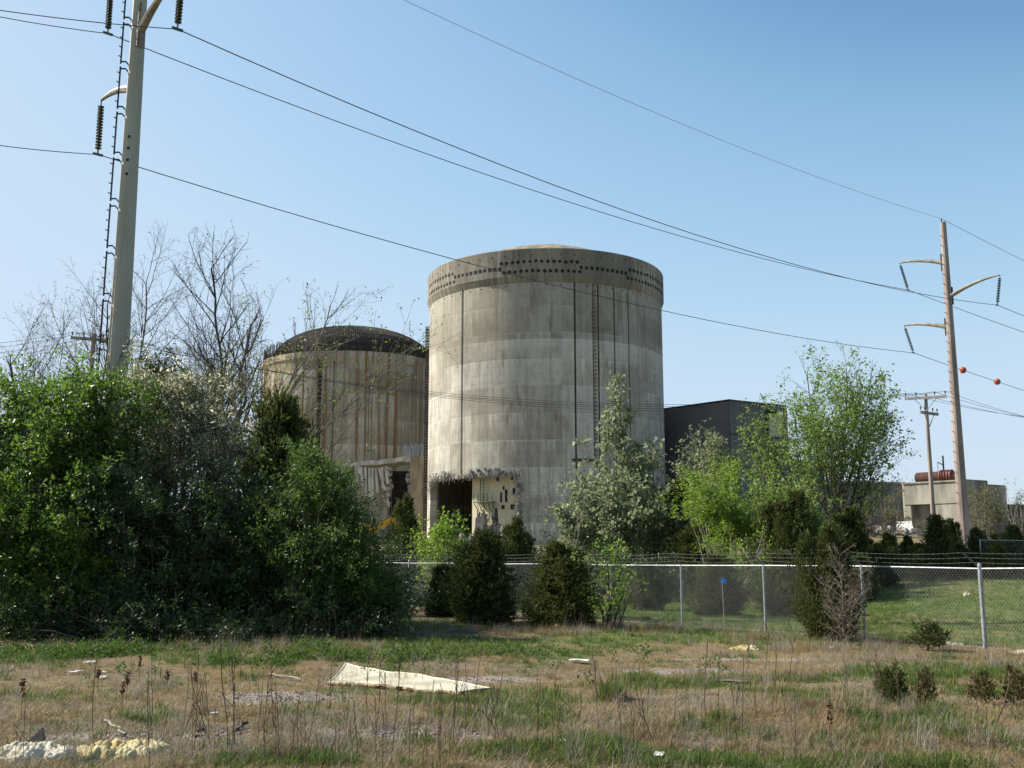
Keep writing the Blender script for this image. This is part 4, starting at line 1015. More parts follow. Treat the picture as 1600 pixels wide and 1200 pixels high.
# ---- redcedars: four foliage meshes shared by all of them
def cedar_mesh(seed, H=3.0, W_=2.0, nb=1150, k=19, base=.02, pw=.75, mat='cedar', lean=0, spray=(.105,.030)):
    rng = np.random.default_rng(seed); h = rng.random(nb)**1.15*(1-base)+base; az = rng.uniform(0, 6.283, nb)
    prof = np.clip(1-h, 0, 1)**pw*(.55+.45*np.clip(h/.16, 0, 1)); ph = rng.uniform(0, 6.28, 6)
    lump = 1+.22*np.sin(3*az+ph[0]+5*h)+.18*np.sin(7*az+ph[1]-11*h)+.16*np.sin(17*h+ph[2]+2*az)+.22*rng.normal(size=nb)
    el = np.radians(rng.uniform(15, 60, nb))
    # several leaders of different height give the uneven outline of a wild cedar
    nl_ = 4; lx = rng.uniform(-.30, .30, nl_)*W_; ly = rng.uniform(-.30, .30, nl_)*W_; lh = np.array([1, .92, .84, .72]); lw = np.array([.74, .72, .72, .78]); lx[0] *= .3; ly[0] *= .3
    who = rng.integers(0, nl_, nb); R = W_/2*prof*lump*lw[who]*1.12+.05
    gap = np.sin(4*az+ph[3]+9*h)*np.sin(13*h+ph[4]) > .55; R = np.where(gap, R*.60, R)*np.where(rng.random(nb) < .10, 1.33, 1)
    out_ = np.stack([np.cos(az), np.sin(az), np.zeros(nb)], 1); d = nrm(out_*np.cos(el)[:,None]+np.array((0,0,1))*np.sin(el)[:,None])
    z0 = np.maximum(.02, h*H*lh[who]-R*np.tan(el)*.55); root = np.stack([lx[who]*np.clip(z0/.5,.4,1), ly[who]*np.clip(z0/.5,.4,1), z0], 1)
    f = np.sqrt(rng.random((nb,k))*.86+.14)*1.02
    P = root[:,None]+out_[:,None]*(R[:,None]*f)[...,None]+np.array((0,0,1))*(R[:,None]*np.tan(el)[:,None]*f**1.5*.75)[...,None]
    P = (P+rng.normal(0,.055,P.shape)).reshape(-1,3); P[:,2] = np.maximum(P[:,2], .02)
    D = nrm(np.repeat(d,k,0)+rng.normal(size=P.shape)*.55+np.array((0,0,.35)))
    mb = MB(); add_leaves(mb, rng, P, D, spray[0], spray[1], 0, 0)
    # inner, shaded shoots
    n2 = nb*3 if nb > 300 else nb; h2 = rng.random(n2)**1.2; a2 = rng.uniform(0,6.283,n2); r2 = W_/2*(1-h2)**pw*np.sqrt(rng.random(n2))*.75
    P2 = np.stack([r2*np.cos(a2)+lean*h2*H, r2*np.sin(a2), h2*H*.95+.05], 1); add_leaves(mb, rng, P2, rng.normal(size=P2.shape)+(0,0,.5), .20, .09, 0, 0)
    return mb.mesh('foliage', M[mat])
def cedar_trunk():
    rng = np.random.default_rng(1); mb = MB(); mb.segs([(0,0,-.2),(0,0,1.2)], [(0,0,1.2),(0,0,2.7)], [.07,.045], [.045,.012], 6)
    for k in range(26):
        z = rng.uniform(.1,2.3); a = rng.uniform(0,6.28); L = .7*(1-z/3); mb.segs([(0,0,z)], [(math.cos(a)*L, math.sin(a)*L, z+L*.5)], .014, .005, 3)
    return mb.mesh('trunk', M['bark'])
CM = [cedar_mesh(1), cedar_mesh(2, pw=.55, base=.03), cedar_mesh(3, pw=.9, W_=1.9), cedar_mesh(4, pw=.45)]
CS = cedar_mesh(7, H=3.0, W_=2.6, nb=150, k=9, pw=.45, base=.16, mat='cedar_brown', spray=(.30,.085)); CG = cedar_mesh(8, H=3.0, W_=2.6, nb=170, k=9, pw=.5, base=.2, spray=(.30,.085)); CT = cedar_trunk()
ncd = 0
def cedar(label, px, Y, pytop, wpx, v=0, group=None, name='redcedar', me=None, cat='cedar'):
    global ncd
    B, H = place(px, Y, pytop); W_ = wpx*Y/F; r = thing(name, label, cat, B, group); ncd += 1; rz = ncd*1.7
    piece('trunk', CT, r, (0,0,0), (0,0,rz), (W_/2, W_/2, H/3)); piece('foliage', me or CM[v % 4], r, (0,0,0), (0,0,rz), (W_/2, W_/2, H/3)); return r

# --- left hand thicket -----------------------------------------------------------------------------
twig = lambda **k: dict(step=.35, wob=.12, up=.03, rate=2.2, ang=(25,55), ratio=(.3,.55), start=.25, **k)
bare_lv = [dict(step=.6, wob=.06, up=.02, rate=2.8, ang=(24,52), ratio=(.30,.52), start=.30, rmax=.08, tap=.35),
           dict(step=.4, wob=.08, up=.04, rate=3.2, ang=(24,55), ratio=(.28,.48), start=.12, rmax=.026),
           dict(step=.28, wob=.10, up=.05, rate=3.1, ang=(22,55), ratio=(.28,.5), start=.12, rmax=.011),
           dict(step=.22, wob=.12, up=.03, rate=0, ang=(20,50), ratio=(.3,.5), start=.2)]
vase = [(0,.35),(.15,.5),(.4,.8),(.7,1.0),(.88,.85),(1,.35)]
tree('budding_tree', 'bare budding tree with two dark stems right of the ladder pole', 'tree', 312, 40, 352, 175, 21, vase, 5, 17, bare_lv, 'bud', (.06,.03), nleaf=1, sig=.03, r0=.14, depth=.8)
tree('budding_tree', 'bare budding tree spreading at the far left, left of the ladder pole', 'tree', 105, 42, 360, 215, 29, vase, 5, 15, bare_lv, 'bud', (.06,.03), nleaf=1, sig=.03, r0=.12, depth=.8)
tree('budding_tree', 'slender bare tree whose twigs show just right of the ladder pole', 'tree', 222, 47, 352, 130, 23, vase, 2, 11, bare_lv, 'bud', (.055,.03), nleaf=1, sig=.03, r0=.11, depth=.8)
tree('budding_tree', 'bare twiggy tree cut by the left edge of the picture', 'tree', 8, 40, 400, 120, 24, vase, 2, 14, bare_lv, 'bud', (.06,.03), nleaf=1, sig=.03, r0=.07, depth=.8)
# the leaning one whose boughs reach across the rust streaked shell
lean_lv = [dict(step=.5, wob=.05, up=.012, rate=2.6, ang=(18,45), ratio=(.28,.5), start=.3, rmax=.05, tap=.3),
           dict(step=.4, wob=.08, up=.05, rate=2.4, ang=(20,50), ratio=(.3,.5), start=.15, rmax=.02),
           dict(step=.26, wob=.1, up=.06, rate=2.6, ang=(22,55), ratio=(.3,.5), start=.1, rmax=.010),
           dict(step=.2, wob=.12, up=.02, rate=0, ang=(20,50), ratio=(.3,.5), start=.2)]
def lean_stems(H, W_):
    B = place(352, 36, 440)[0]; out_ = []
    for x0, y0, x1, y1, rr, dy in ((330,800,505,455,.075,0),(345,790,560,560,.07,-.5),(350,800,640,585,.062,-1.2),(340,770,430,500,.05,.6),(380,840,600,668,.04,-1.5),(352,800,468,610,.05,.3)):
        a = at(x0, y0, 36)-B; b = at(x1, y1, 36+dy)-B; out_.append((a*(1,1,1), b-a, float(np.linalg.norm(b-a)), rr))
        out_.append(((0+.1*dy,0,-.1), a-np.array((.1*dy,0,-.1)), float(np.linalg.norm(a)), rr*1.15))
    return out_
tree('budding_tree', 'leaning bare tree with long boughs reaching across the rust streaked cylinder', 'tree', 352, 36, 430, 760, 25, [(0,1),(1,1)], 0, 0, lean_lv, ('bud','lime'), (.07,.036), nleaf=2, sig=.05, extra=lean_stems, bark='twig_grey')
elm_lv = [dict(step=.5, wob=.07, up=-.01, rate=2.0, ang=(30,65), ratio=(.35,.6), start=.22, rmax=.05, tap=.4),
          dict(step=.35, wob=.09, up=-.02, rate=3.3, ang=(30,60), ratio=(.32,.55), start=.12, rmax=.02),
          dict(step=.2, wob=.1, up=-.02, rate=0, ang=(30,60), ratio=(.3,.5), start=.1, leaf=2)]
rnd_p = [(0,.35),(.2,.8),(.5,1),(.75,.85),(.92,.5),(1,.15)]
tree('elm_tree', 'bright green arching elm at the far left rising above the thicket', 'tree', 85, 31, 515, 340, 31, rnd_p, 6, 34, elm_lv, 'elm', (.11,.058), nleaf=11, sig=.13, depth=.7, droop=.35)
tree('elm_tree', 'dark leaved arching tree in front of the ladder pole foot', 'tree', 168, 33, 578, 170, 32, rnd_p, 5, 30, elm_lv, ('elm','privet'), (.10,.052), nleaf=10, sig=.12, depth=.7, droop=.3)
bush('flowering_olive', 'silvery green shrub covered in cream flowers right of the ladder pole', 'shrub', 265, 31.5, [(258,632,66,52),(228,680,52,55),(300,680,55,62),(262,745,95,75),(335,750,45,75),(218,618,28,30),(285,610,30,28)], 41, 1250, 32, 'olive', (.085,.034), .17, flower=.95)
bush('privet_shrub', 'glossy mid green shrub spreading in front of the rust streaked cylinder', 'shrub', 500, 28.5, [(505,790,58,68),(540,838,44,52),(450,840,65,70),(492,735,24,38),(585,912,32,42),(540,900,72,58)], 42, 1050, 34, 'privet', (.085,.036), .15)
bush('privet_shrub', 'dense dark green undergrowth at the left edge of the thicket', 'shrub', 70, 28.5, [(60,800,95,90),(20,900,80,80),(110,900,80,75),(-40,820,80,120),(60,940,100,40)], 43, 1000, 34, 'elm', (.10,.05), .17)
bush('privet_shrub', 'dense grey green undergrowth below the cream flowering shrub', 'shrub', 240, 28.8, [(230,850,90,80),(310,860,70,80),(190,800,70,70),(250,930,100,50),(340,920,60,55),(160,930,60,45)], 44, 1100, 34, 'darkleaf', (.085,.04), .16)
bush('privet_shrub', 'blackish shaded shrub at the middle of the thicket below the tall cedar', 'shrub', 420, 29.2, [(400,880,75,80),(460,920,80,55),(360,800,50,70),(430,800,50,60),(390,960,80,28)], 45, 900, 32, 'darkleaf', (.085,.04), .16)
bush('privet_shrub', 'low dark shrub ending the thicket at its right hand side', 'shrub', 565, 29, [(570,930,52,50),(530,950,60,36),(600,940,28,42)], 46, 480, 34, 'privet', (.08,.036), .15)
bush('brush_sapling', 'pale green twiggy sapling showing against the sky between bare trees and cedar', 'sapling', 375, 37, [(370,640,45,70),(400,600,35,50),(350,590,35,50),(385,700,40,50)], 47, 420, 9, 'bud', (.075,.03), .16, stems=10, thin=.45)
cedar('tall dark redcedar rising inside the left thicket before the rusty cylinder', 432, 33, 622, 168, 3)
cedar('dark shaded redcedar low inside the thicket beside the glossy shrub', 470, 31.5, 740, 120, 2)
bush('dark_crowned_tree', 'small dark loose crowned tree showing just right of the ladder pole', 'tree', 240, 44, [(240,582,40,32),(262,605,30,28),(222,612,30,30),(245,660,40,60)], 48, 260, 26, 'darkleaf', (.11,.05), .2, stems=24)
bush('elm_tree', 'broad bright green elm crown filling the far left of the thicket', 'tree', 60, 30, [(15,668,50,66),(88,622,58,40),(60,710,85,85),(140,650,52,48),(178,628,44,34),(120,750,75,75),(175,715,52,62),(-40,700,60,110)], 49, 1050, 32, 'elm', (.105,.055), .2, hollow=.3)
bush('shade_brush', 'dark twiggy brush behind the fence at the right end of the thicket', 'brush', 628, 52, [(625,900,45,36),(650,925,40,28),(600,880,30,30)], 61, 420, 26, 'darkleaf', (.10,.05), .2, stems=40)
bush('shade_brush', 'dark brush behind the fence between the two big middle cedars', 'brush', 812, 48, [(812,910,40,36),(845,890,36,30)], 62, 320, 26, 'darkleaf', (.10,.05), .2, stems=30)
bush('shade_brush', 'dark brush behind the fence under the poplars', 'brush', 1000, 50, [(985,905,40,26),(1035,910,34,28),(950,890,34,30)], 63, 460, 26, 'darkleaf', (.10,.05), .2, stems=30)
bush('shade_brush', 'low olive brush along the cylinder foot beneath the poplars', 'brush', 950, 70, [(900,862,44,16),(960,866,50,14),(1020,862,40,16),(730,862,50,16),(650,862,50,18)], 64, 520, 20, 'privet', (.14,.06), .28, stems=30)
bush('privet_shrub', 'black filler brush added to shade the thicket floor behind the far left elm', 'shrub', 90, 33.5, [(60,900,110,80),(150,930,90,50),(-30,930,90,50)], 65, 520, 30, 'darkleaf', (.12,.07), .24)  # dark rows added so the ground behind the thicket lies in shade
bush('privet_shrub', 'black filler brush added to shade the thicket floor behind the flowering shrub', 'shrub', 290, 33.5, [(280,890,100,90),(360,930,80,50),(220,940,90,40)], 66, 560, 30, 'darkleaf', (.12,.07), .24)
bush('privet_shrub', 'black filler brush added to shade the thicket floor behind the glossy privet', 'shrub', 480, 33.5, [(470,900,90,75),(550,930,70,46),(430,940,90,40)], 67, 560, 30, 'darkleaf', (.12,.07), .24)
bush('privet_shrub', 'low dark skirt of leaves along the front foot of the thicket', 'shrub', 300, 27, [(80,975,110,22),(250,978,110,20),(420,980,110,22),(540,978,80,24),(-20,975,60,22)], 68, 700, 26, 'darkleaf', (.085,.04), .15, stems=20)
# --- middle ----------------------------------------------------------------------------------------
cedar('narrow dark redcedar beside the yellow digger arm', 634, 62, 776, 66, 2)
cedar('small round redcedar left of the two big middle cedars', 694, 38, 884, 74, 3)
cedar('big dark redcedar standing in front of the broken opening', 762, 34, 832, 112, 3)
cedar('bushy olive redcedar right of the biggest middle cedar', 872, 32.3, 850, 122, 1)
cedar('brownish redcedar behind the biggest middle cedar, its peak to the right', 806, 43, 812, 70, 0)
pop_lv = [dict(step=.5, wob=.04, up=.03, rate=2.8, ang=(28,50), ratio=(.22,.40), start=.14, rmax=.05, tap=.55),
          dict(step=.4, wob=.08, up=.07, rate=2.6, ang=(28,55), ratio=(.32,.5), start=.12, rmax=.02),
          dict(step=.28, wob=.1, up=.04, rate=0, ang=(30,60), ratio=(.3,.5), start=.1, leaf=2)]
cone_p = [(0,.5),(.12,.95),(.3,1),(.5,.72),(.72,.44),(.9,.26),(1,.16)]
tree('poplar_tree', 'tallest silvery leaved poplar in front of the grey cylinder', 'tree', 970, 60, 584, 118, 51, cone_p, 2, 5, pop_lv, 'poplar', (.21,.155), nleaf=9, sig=.15, bark='bark_pale', r0=.09, stemfrac=(.95,1.08), depth=.9)
tree('poplar_tree', 'shorter silvery poplar at the right limb of the grey cylinder', 'tree', 1020, 61, 622, 82, 52, cone_p, 2, 6, pop_lv, 'poplar', (.21,.155), nleaf=9, sig=.15, bark='bark_pale', r0=.075, stemfrac=(.9,1.05), depth=.9)
tree('poplar_tree', 'low silvery poplar leaning left of the tallest poplar', 'tree', 915, 58, 690, 105, 53, cone_p, 4, 15, pop_lv, 'poplar', (.21,.16), nleaf=6, sig=.17, bark='bark_pale', r0=.06, lean=(-.05,0))
tree('thin_sapling', 'thin yellowish sapling before the shaded side of the grey cylinder', 'sapling', 884, 52, 722, 80, 54, vase, 3, 14, pop_lv, 'bud', (.09,.05), nleaf=2, sig=.08, bark='twig_grey', r0=.035)
tree('pear_tree', 'pale leaved tree in front of the dark clad hall', 'tree', 1104, 66, 650, 120, 55, [(0,.4),(.15,.9),(.45,1),(.75,.8),(.93,.45),(1,.15)], 4, 14, pop_lv, 'pear', (.19,.13), nleaf=6, sig=.17, bark='twig_grey', r0=.07)
lim_lv = [dict(step=.4, wob=.08, up=.02, rate=2.6, ang=(30,60), ratio=(.3,.55), start=.15, rmax=.04, tap=.4),
          dict(step=.3, wob=.1, up=.03, rate=3.2, ang=(30,60), ratio=(.3,.55), start=.12, rmax=.02),
          dict(step=.2, wob=.12, up=.0, rate=0, ang=(30,60), ratio=(.3,.5), start=.1, leaf=2)]
tree('lime_green_tree', 'lime green young tree between the pale tree and the vase shaped tree', 'tree', 1140, 54, 706, 135, 56, [(0,.5),(.2,.9),(.55,1),(.8,.8),(1,.2)], 4, 26, lim_lv, 'lime', (.11,.07), nleaf=10, sig=.13, bark='twig_grey')
tree('lime_green_tree', 'lime green sapling low over the fence left of the fence side cedar', 'sapling', 1150, 42, 800, 125, 57, [(0,.5),(.3,1),(.7,.9),(1,.3)], 4, 30, lim_lv, 'lime', (.09,.055), nleaf=8, sig=.12, bark='twig_grey')
tree('lime_green_tree', 'lime green little tree before the broken opening of the cylinder', 'sapling', 690, 50, 800, 100, 58, [(0,.5),(.3,1),(.7,.95),(1,.4)], 7, 28, lim_lv, 'lime', (.12,.08), nleaf=14, sig=.13, bark='twig_grey')
tree('lime_green_tree', 'sparse lime green sapling left of the small round cedar, behind the fence', 'sapling', 668, 45.5, 880, 50, 59, [(0,.5),(.3,1),(.7,.95),(1,.4)], 3, 26, lim_lv, 'lime', (.08,.05), nleaf=4, sig=.10, bark='twig_grey')
tree('lime_green_tree', 'light green slender sapling right of the bushy olive cedar', 'sapling', 952, 31.3, 845, 92, 60, [(0,.35),(.3,.8),(.6,1),(.85,.8),(1,.4)], 7, 19, lim_lv, ('lime','ash'), (.085,.05), nleaf=10, sig=.10, bark='bark')
tree('pear_tree', 'white leaved thin tree behind the biggest middle cedar', 'tree', 826, 56, 802, 44, 61, [(0,.5),(.3,1),(.7,.9),(1,.3)], 3, 12, lim_lv, 'pear', (.11,.08), nleaf=4, sig=.12, bark='twig_grey')
bush('poplar_thicket', 'low silvery poplar suckers filling in under the tall poplars', 'shrub', 985, 56, [(940,818,46,40),(1005,812,40,46),(1042,825,22,36),(898,832,26,32),(985,846,70,26)], 69, 520, 15, 'poplar', (.20,.15), .26, bark='bark_pale', stems=36)
bush('lime_thicket', 'lime green brush filling the gap right of the pale leaved tree', 'shrub', 1150, 50, [(1122,800,44,36),(1160,838,44,28),(1108,762,26,24)], 71, 400, 24, 'lime', (.12,.07), .22, bark='twig_grey', stems=36)
bush('lime_thicket', 'yellow green brush at the left foot of the vase shaped tree', 'shrub', 1245, 48, [(1232,800,32,38),(1265,828,42,32),(1222,838,38,28)], 72, 380, 22, 'ash', (.12,.07), .22, bark='bark', stems=36)
cedar('black shaded redcedar between the poplars and the lime green tree', 1062, 57, 752, 92, 0)
cedar('dark spreading redcedar under the lime green tree', 1098, 54, 815, 90, 3)
# --- right -----------------------------------------------------------------------------------------
ash_lv = [dict(step=.6, wob=.035, up=.010, rate=2.0, ang=(18,46), ratio=(.28,.50), start=.24, rmax=.05, tap=.4),
          dict(step=.45, wob=.06, up=.05, rate=2.3, ang=(18,42), ratio=(.28,.46), start=.18, rmax=.022),
          dict(step=.3, wob=.09, up=.05, rate=2.0, ang=(22,50), ratio=(.3,.5), start=.2, rmax=.01, leaf=2),
          dict(step=.25, wob=.12, up=.03, rate=0, ang=(20,50), ratio=(.3,.5), start=.2, leaf=2)]
tree('vase_shaped_tree', 'large airy light green tree with many upright stems at the right', 'tree', 1296, 55, 534, 300, 71, [(0,.15),(.14,.5),(.3,.95),(.5,1.0),(.7,.84),(.86,.56),(.96,.25),(1,.10)], 17, 33, ash_lv, 'ash', (.135,.07), nleaf=4, sig=.13, bark='bark', r0=.085, stemfrac=(.66,1.0), depth=.75, lean=(.03,0), droop=.3, cx=.06, bare=.5)
tree('lime_green_tree', 'yellow green tree left of the vase shaped tree, before the dark hall', 'tree', 1222, 52, 655, 82, 72, [(0,.4),(.2,.85),(.5,1),(.8,.8),(1,.3)], 5, 18, lim_lv, ('ash','lime'), (.10,.065), nleaf=5, sig=.15, bark='bark')
for lab, px, Y, top, w_, v in (
    ('dark redcedar below the yellow green tree, left of the vase tree trunks', 1206, 47, 790, 80, 1),
    ('brown green redcedar at the foot of the vase shaped tree', 1245, 46, 772, 84, 0),
    ('broad dark redcedar behind the fence, right of the blue flag', 1222, 38.5, 862, 88, 3),
    ('dark redcedar behind the fence directly behind the blue flag', 1118, 38, 868, 92, 1),
    ('low olive redcedar behind the fence left of the blue flag', 1010, 42, 880, 60, 1),
    ('redcedar under the right boughs of the vase shaped tree', 1330, 50, 795, 86, 0)):
    cedar(lab, px, Y, top, w_, v)
row = [(1352,54,838,'first small redcedar right of the fence side cedar, in the row beyond the meadow',50),(1388,56,834,'small redcedar below the tan spoil heap in the row beyond the meadow',44),(1418,55,838,'dark redcedar left of the slim utility pole foot',40),
       (1466,54,806,'tall brownish redcedar between the utility pole and the pinkish pole',50),(1490,60,812,'narrow redcedar touching the left of the pinkish pole foot',36),(1528,54,826,'dark redcedar just right of the pinkish pole foot',46),
       (1556,56,836,'small redcedar in front of the plain block',40),(1588,54,822,'redcedar at the right edge of the cedar row',52),(1440,52,850,'low dark redcedar at the slim utility pole foot',50),(1500,52,850,'low black redcedar at the pinkish pole foot',50),(1370,51,850,'low redcedar at the left of the meadow behind the fence',60),(1560,51,850,'low redcedar behind the far thin fence post',50)]
for k, (px, Y, top, lab, w_) in enumerate(row): cedar(lab, px, Y, top, w_, k, 'redcedars in the row beyond the meadow')
bush('scrub_tree', 'olive twiggy scrub in front of the plain concrete block', 'scrub', 1545, 100, [(1540,800,28,40),(1525,780,16,28),(1560,825,24,28)], 81, 420, 10, 'brush', (.16,.08), .3, bark='twig_grey', stems=50)
bush('scrub_tree', 'bare brown scrub climbing the open bay of the concrete block', 'scrub', 1440, 104, [(1438,825,16,24),(1468,832,12,16)], 82, 90, 5, 'brush', (.14,.06), .3, bark='twig_grey', stems=40, thin=.6)
bush('scrub_tree', 'dusky green scrub before the long shaded wall', 'scrub', 1382, 100, [(1375,800,28,30),(1345,810,28,26),(1398,806,12,18)], 83, 300, 12, 'brush', (.16,.08), .3, bark='twig_grey', stems=50)
bush('scrub_tree', 'thin dark twig scrub against the sky at the right edge', 'scrub', 1592, 90, [(1590,775,18,22),(1596,810,22,26)], 84, 120, 6, 'darkleaf', (.12,.06), .26, bark='twig_grey', stems=40)
cedar('tall olive redcedar leaning on the fence beside the grey dead bush', 1296, 26.8, 822, 92, 2)
rng = np.random.default_rng(91); B, H = place(1312, 25.6, 858); r = thing('dead_bush', 'grey leafless dead bush in front of the fence side cedar', 'dead bush', B)
dl_ = [dict(step=.2, wob=.06, up=.0, rate=26, ang=(28,58), ratio=(.25,.45), start=.06, rmax=.008, tap=.45), dict(step=.12, wob=.14, up=-.02, rate=12, ang=(30,65), ratio=(.3,.55), start=.1, rmax=.006), dict(step=.1, wob=.2, up=-.04, rate=0, ang=(30,60), ratio=(.3,.5), start=.1)]
sg, an_ = grow(rng, H, [((0,0,-.1),(.05,0,1),H,.022),((0,0,-.1),(.14,-.1,1),H*.75,.015),((0,0,-.1),(-.16,0,1),H*.7,.015)], None, dl_)
tag(wood_mesh(sg, B, sides=(6,3,3,3,3)).build('stems', M['twig_brown'], r), kind='stuff')
for lab, px, Y, top, w_, me in (('olive green young redcedar, middle one of the trio in the dry grass', 1390, 15.0, 1036, 36, CG), ('brown tinged tiny redcedar at the left of the trio', 1364, 15.6, 1048, 20, CS), ('brown tinged redcedar at the right of the trio', 1437, 15.1, 1045, 27, CS),
        ('rusty brown young redcedar, left of the pair at the right edge', 1525, 15.2, 1050, 31, CS), ('rusty brown young redcedar, right of the pair at the right edge', 1567, 15.2, 1042, 34, CS), ('small green redcedar in front of the meadow fence', 1441, 24.0, 968, 44, CG)):
    cedar(lab, px, Y, top, w_, me=me)
for lab, px, Y, top, w_ in (('redcedar beyond the fence seen through the mesh left of the near corner post', 1345, 44, 868, 56),): cedar(lab, px, Y, top, w_, 2)

# far woods closing the horizon
fw = MB(); g = np.random.default_rng(77)
ang = np.radians(np.linspace(-60, 60, 700)); n = len(ang)
for k in range(3):
    R = 520+60*k+g.uniform(-20,20,n); hgt = 9+5*fbm(np.arange(n)*.06+k*50, np.zeros(n), 4)+g.uniform(-1,1.5,n)
    P = np.stack([R*np.sin(ang), R*np.cos(ang), np.full(n, 2.0)], 1)
    for q in range(5):
        c = P+g.normal(0,2.5,(n,3))*(1,1,0); c[:,2] = 3+hgt*(.2+.16*q); add_leaves(fw, g, c, g.normal(size=(n,3))+(0,0,1.2), 6.0, 4.5)
tag(fw.build('far_woods', M['darkleaf']), kind='stuff')

# ------------------------------------------------------------------ grass, weeds, litter
def blades(rng, n, h, lean, wd, spread, curl=.5, flat=0.0):
    mb = MB(); a = rng.uniform(0, 6.283, n); p = rng.normal(0, spread, (n,2)); L = h*rng.uniform(.45, 1.15, n); t = np.radians(np.clip(rng.normal(lean, 18, n), 2, 88))
    o = np.stack([np.cos(a), np.sin(a), 0*a], 1); s = np.stack([-np.sin(a), np.cos(a), 0*a], 1); up = np.array((0,0,1.))
    b = np.stack([p[:,0], p[:,1], np.full(n, -.01)], 1); d1 = nrm(o*np.sin(t)[:,None]+up*np.cos(t)[:,None]); t2 = np.minimum(t+curl*rng.random(n), 1.5); d2 = nrm(o*np.sin(t2)[:,None]+up*np.cos(t2)[:,None])
    m = b+d1*(L*.55)[:,None]; e = m+d2*(L*.45)[:,None]; w2 = (wd*rng.uniform(.6,1.2,n)/2)[:,None]
    V = np.stack([b-s*w2, b+s*w2, m-s*w2*.8, m+s*w2*.8, e], 1).reshape(-1,3); i = np.arange(n)*5
    r = rng.random(n); mb.add(V, np.stack([i,i+1,i+3,i+2],1), r); mb.add(V, np.stack([i+2,i+3,i+4],1), r); return mb
def grassmat(name, c1, c2, trans=.3):
    n = NT(name); r = n.attr('rnd'); q = n.n('ObjectInfo').outputs['Random']
    col = n.mix(r, c1, c2); col = n.mix(n.math('MULTIPLY', q, .45), col, tuple(.5*(a+b)*.7 for a, b in zip(c1, c2)))
    b = n.n('BsdfPrincipled'); n.put(b.inputs['Base Color'], col); n.put(b.inputs['Roughness'], .6); n.put(b.inputs['Specular IOR Level'], .25)
    t = n.n('BsdfTranslucent'); n.put(t.inputs[0], col); mx = n.n('MixShader'); n.put(mx.inputs[0], trans); n.t.links.new(b.outputs[0], mx.inputs[1]); n.t.links.new(t.outputs[0], mx.inputs[2]); n.t.links.new(mx.outputs[0], n.out.inputs[0]); return n.m
M['dry'] = grassmat('dry', (.21,.155,.07), (.41,.33,.18)); M['dry2'] = grassmat('dry2', (.18,.115,.05), (.35,.245,.125)); M['grey_straw'] = grassmat('grey_straw', (.20,.17,.125), (.38,.34,.27))
M['grass'] = grassmat('grass', (.050,.090,.016), (.125,.195,.034), .4); M['grass2'] = grassmat('grass2', (.075,.115,.022), (.165,.210,.055), .4); M['weed_leaf'] = grassmat('weed_leaf', (.040,.080,.014), (.110,.190,.028), .4)
M['stalk'] = grassmat('stalk', (.10,.058,.042), (.26,.17,.125), .05); M['dock'] = grassmat('dock', (.10,.05,.028), (.19,.10,.055), .05)
def proto(coll, mb, mat, k):
    o = bpy.data.objects.new('%s_%02d' % (coll.name, k), mb.mesh(coll.name, M[mat])); coll.objects.link(o)
def scatter(name, coll, P, rot, scl, idx):
    me = bpy.data.meshes.new(name); me.vertices.add(len(P)); me.vertices.foreach_set('co', P.astype(np.float32).ravel())
    for nm, v, ty in (('rz', rot, 'FLOAT'), ('sc', scl, 'FLOAT'), ('ix', idx, 'INT')):
        a = me.attributes.new(nm, ty, 'POINT'); a.data.foreach_set('value', np.asarray(v, np.float32 if ty == 'FLOAT' else np.int32))
    o = bpy.data.objects.new(name, me); COL.objects.link(o); tag(o, kind='stuff')
    ng = bpy.data.node_groups.new(name, 'GeometryNodeTree'); ng.interface.new_socket('Geometry', in_out='INPUT', socket_type='NodeSocketGeometry'); ng.interface.new_socket('Geometry', in_out='OUTPUT', socket_type='NodeSocketGeometry')
    N = ng.nodes.new; gi, go = N('NodeGroupInput'), N('NodeGroupOutput'); ip = N('GeometryNodeInstanceOnPoints'); ci = N('GeometryNodeCollectionInfo'); ci.inputs['Collection'].default_value = coll; ci.inputs['Separate Children'].default_value = True; ci.inputs['Reset Children'].default_value = True
    def at2(nm, ty):
        a = N('GeometryNodeInputNamedAttribute'); a.data_type = ty; a.inputs['Name'].default_value = nm; return a.outputs[0]
    cx = N('ShaderNodeCombineXYZ'); L = ng.links.new
    L(gi.outputs[0], ip.inputs['Points']); L(ci.outputs[0], ip.inputs['Instance']); ip.inputs['Pick Instance'].default_value = True
    L(at2('ix','INT'), ip.inputs['Instance Index']); L(at2('rz','FLOAT'), cx.inputs[2]); L(cx.outputs[0], ip.inputs['Rotation']); L(at2('sc','FLOAT'), ip.inputs['Scale']); L(ip.outputs[0], go.inputs[0])
    md = o.modifiers.new('scatter', 'NODES'); md.node_group = ng; return o
def sample(rng, n, y0, y1, p, margin=3.0, wid=.56):
    t = rng.random(n); Y = (y0**-p+t*(y1**-p-y0**-p))**(-1/p) if p > 0 else y0+t*(y1-y0)
    X = rng.uniform(-1, 1, n)*(wid*Y+margin); return X, Y
rng = np.random.default_rng(5)
cd_ = bpy.data.collections.new('dry_tuft')
for k in range(4): proto(cd_, blades(rng, 20, .11, 60, .0075, .055), ('dry','dry2','grey_straw','dry')[k], k)
for k in range(4, 7): proto(cd_, blades(rng, 20, .17, 80, .007, .10, .2), ('dry','grey_straw','dry2')[k-4], k)
cg_ = bpy.data.collections.new('green_tuft')
for k in range(5): proto(cg_, blades(rng, 18, .145, 30, .0085, .045, .8), ('grass','grass2','grass','grass2','grass')[k], k)
cm_ = bpy.data.collections.new('meadow_tuft'); M['fresh'] = grassmat('fresh', (.070,.130,.020), (.155,.240,.042), .45); M['fresh2'] = grassmat('fresh2', (.095,.140,.028), (.185,.230,.065), .45)
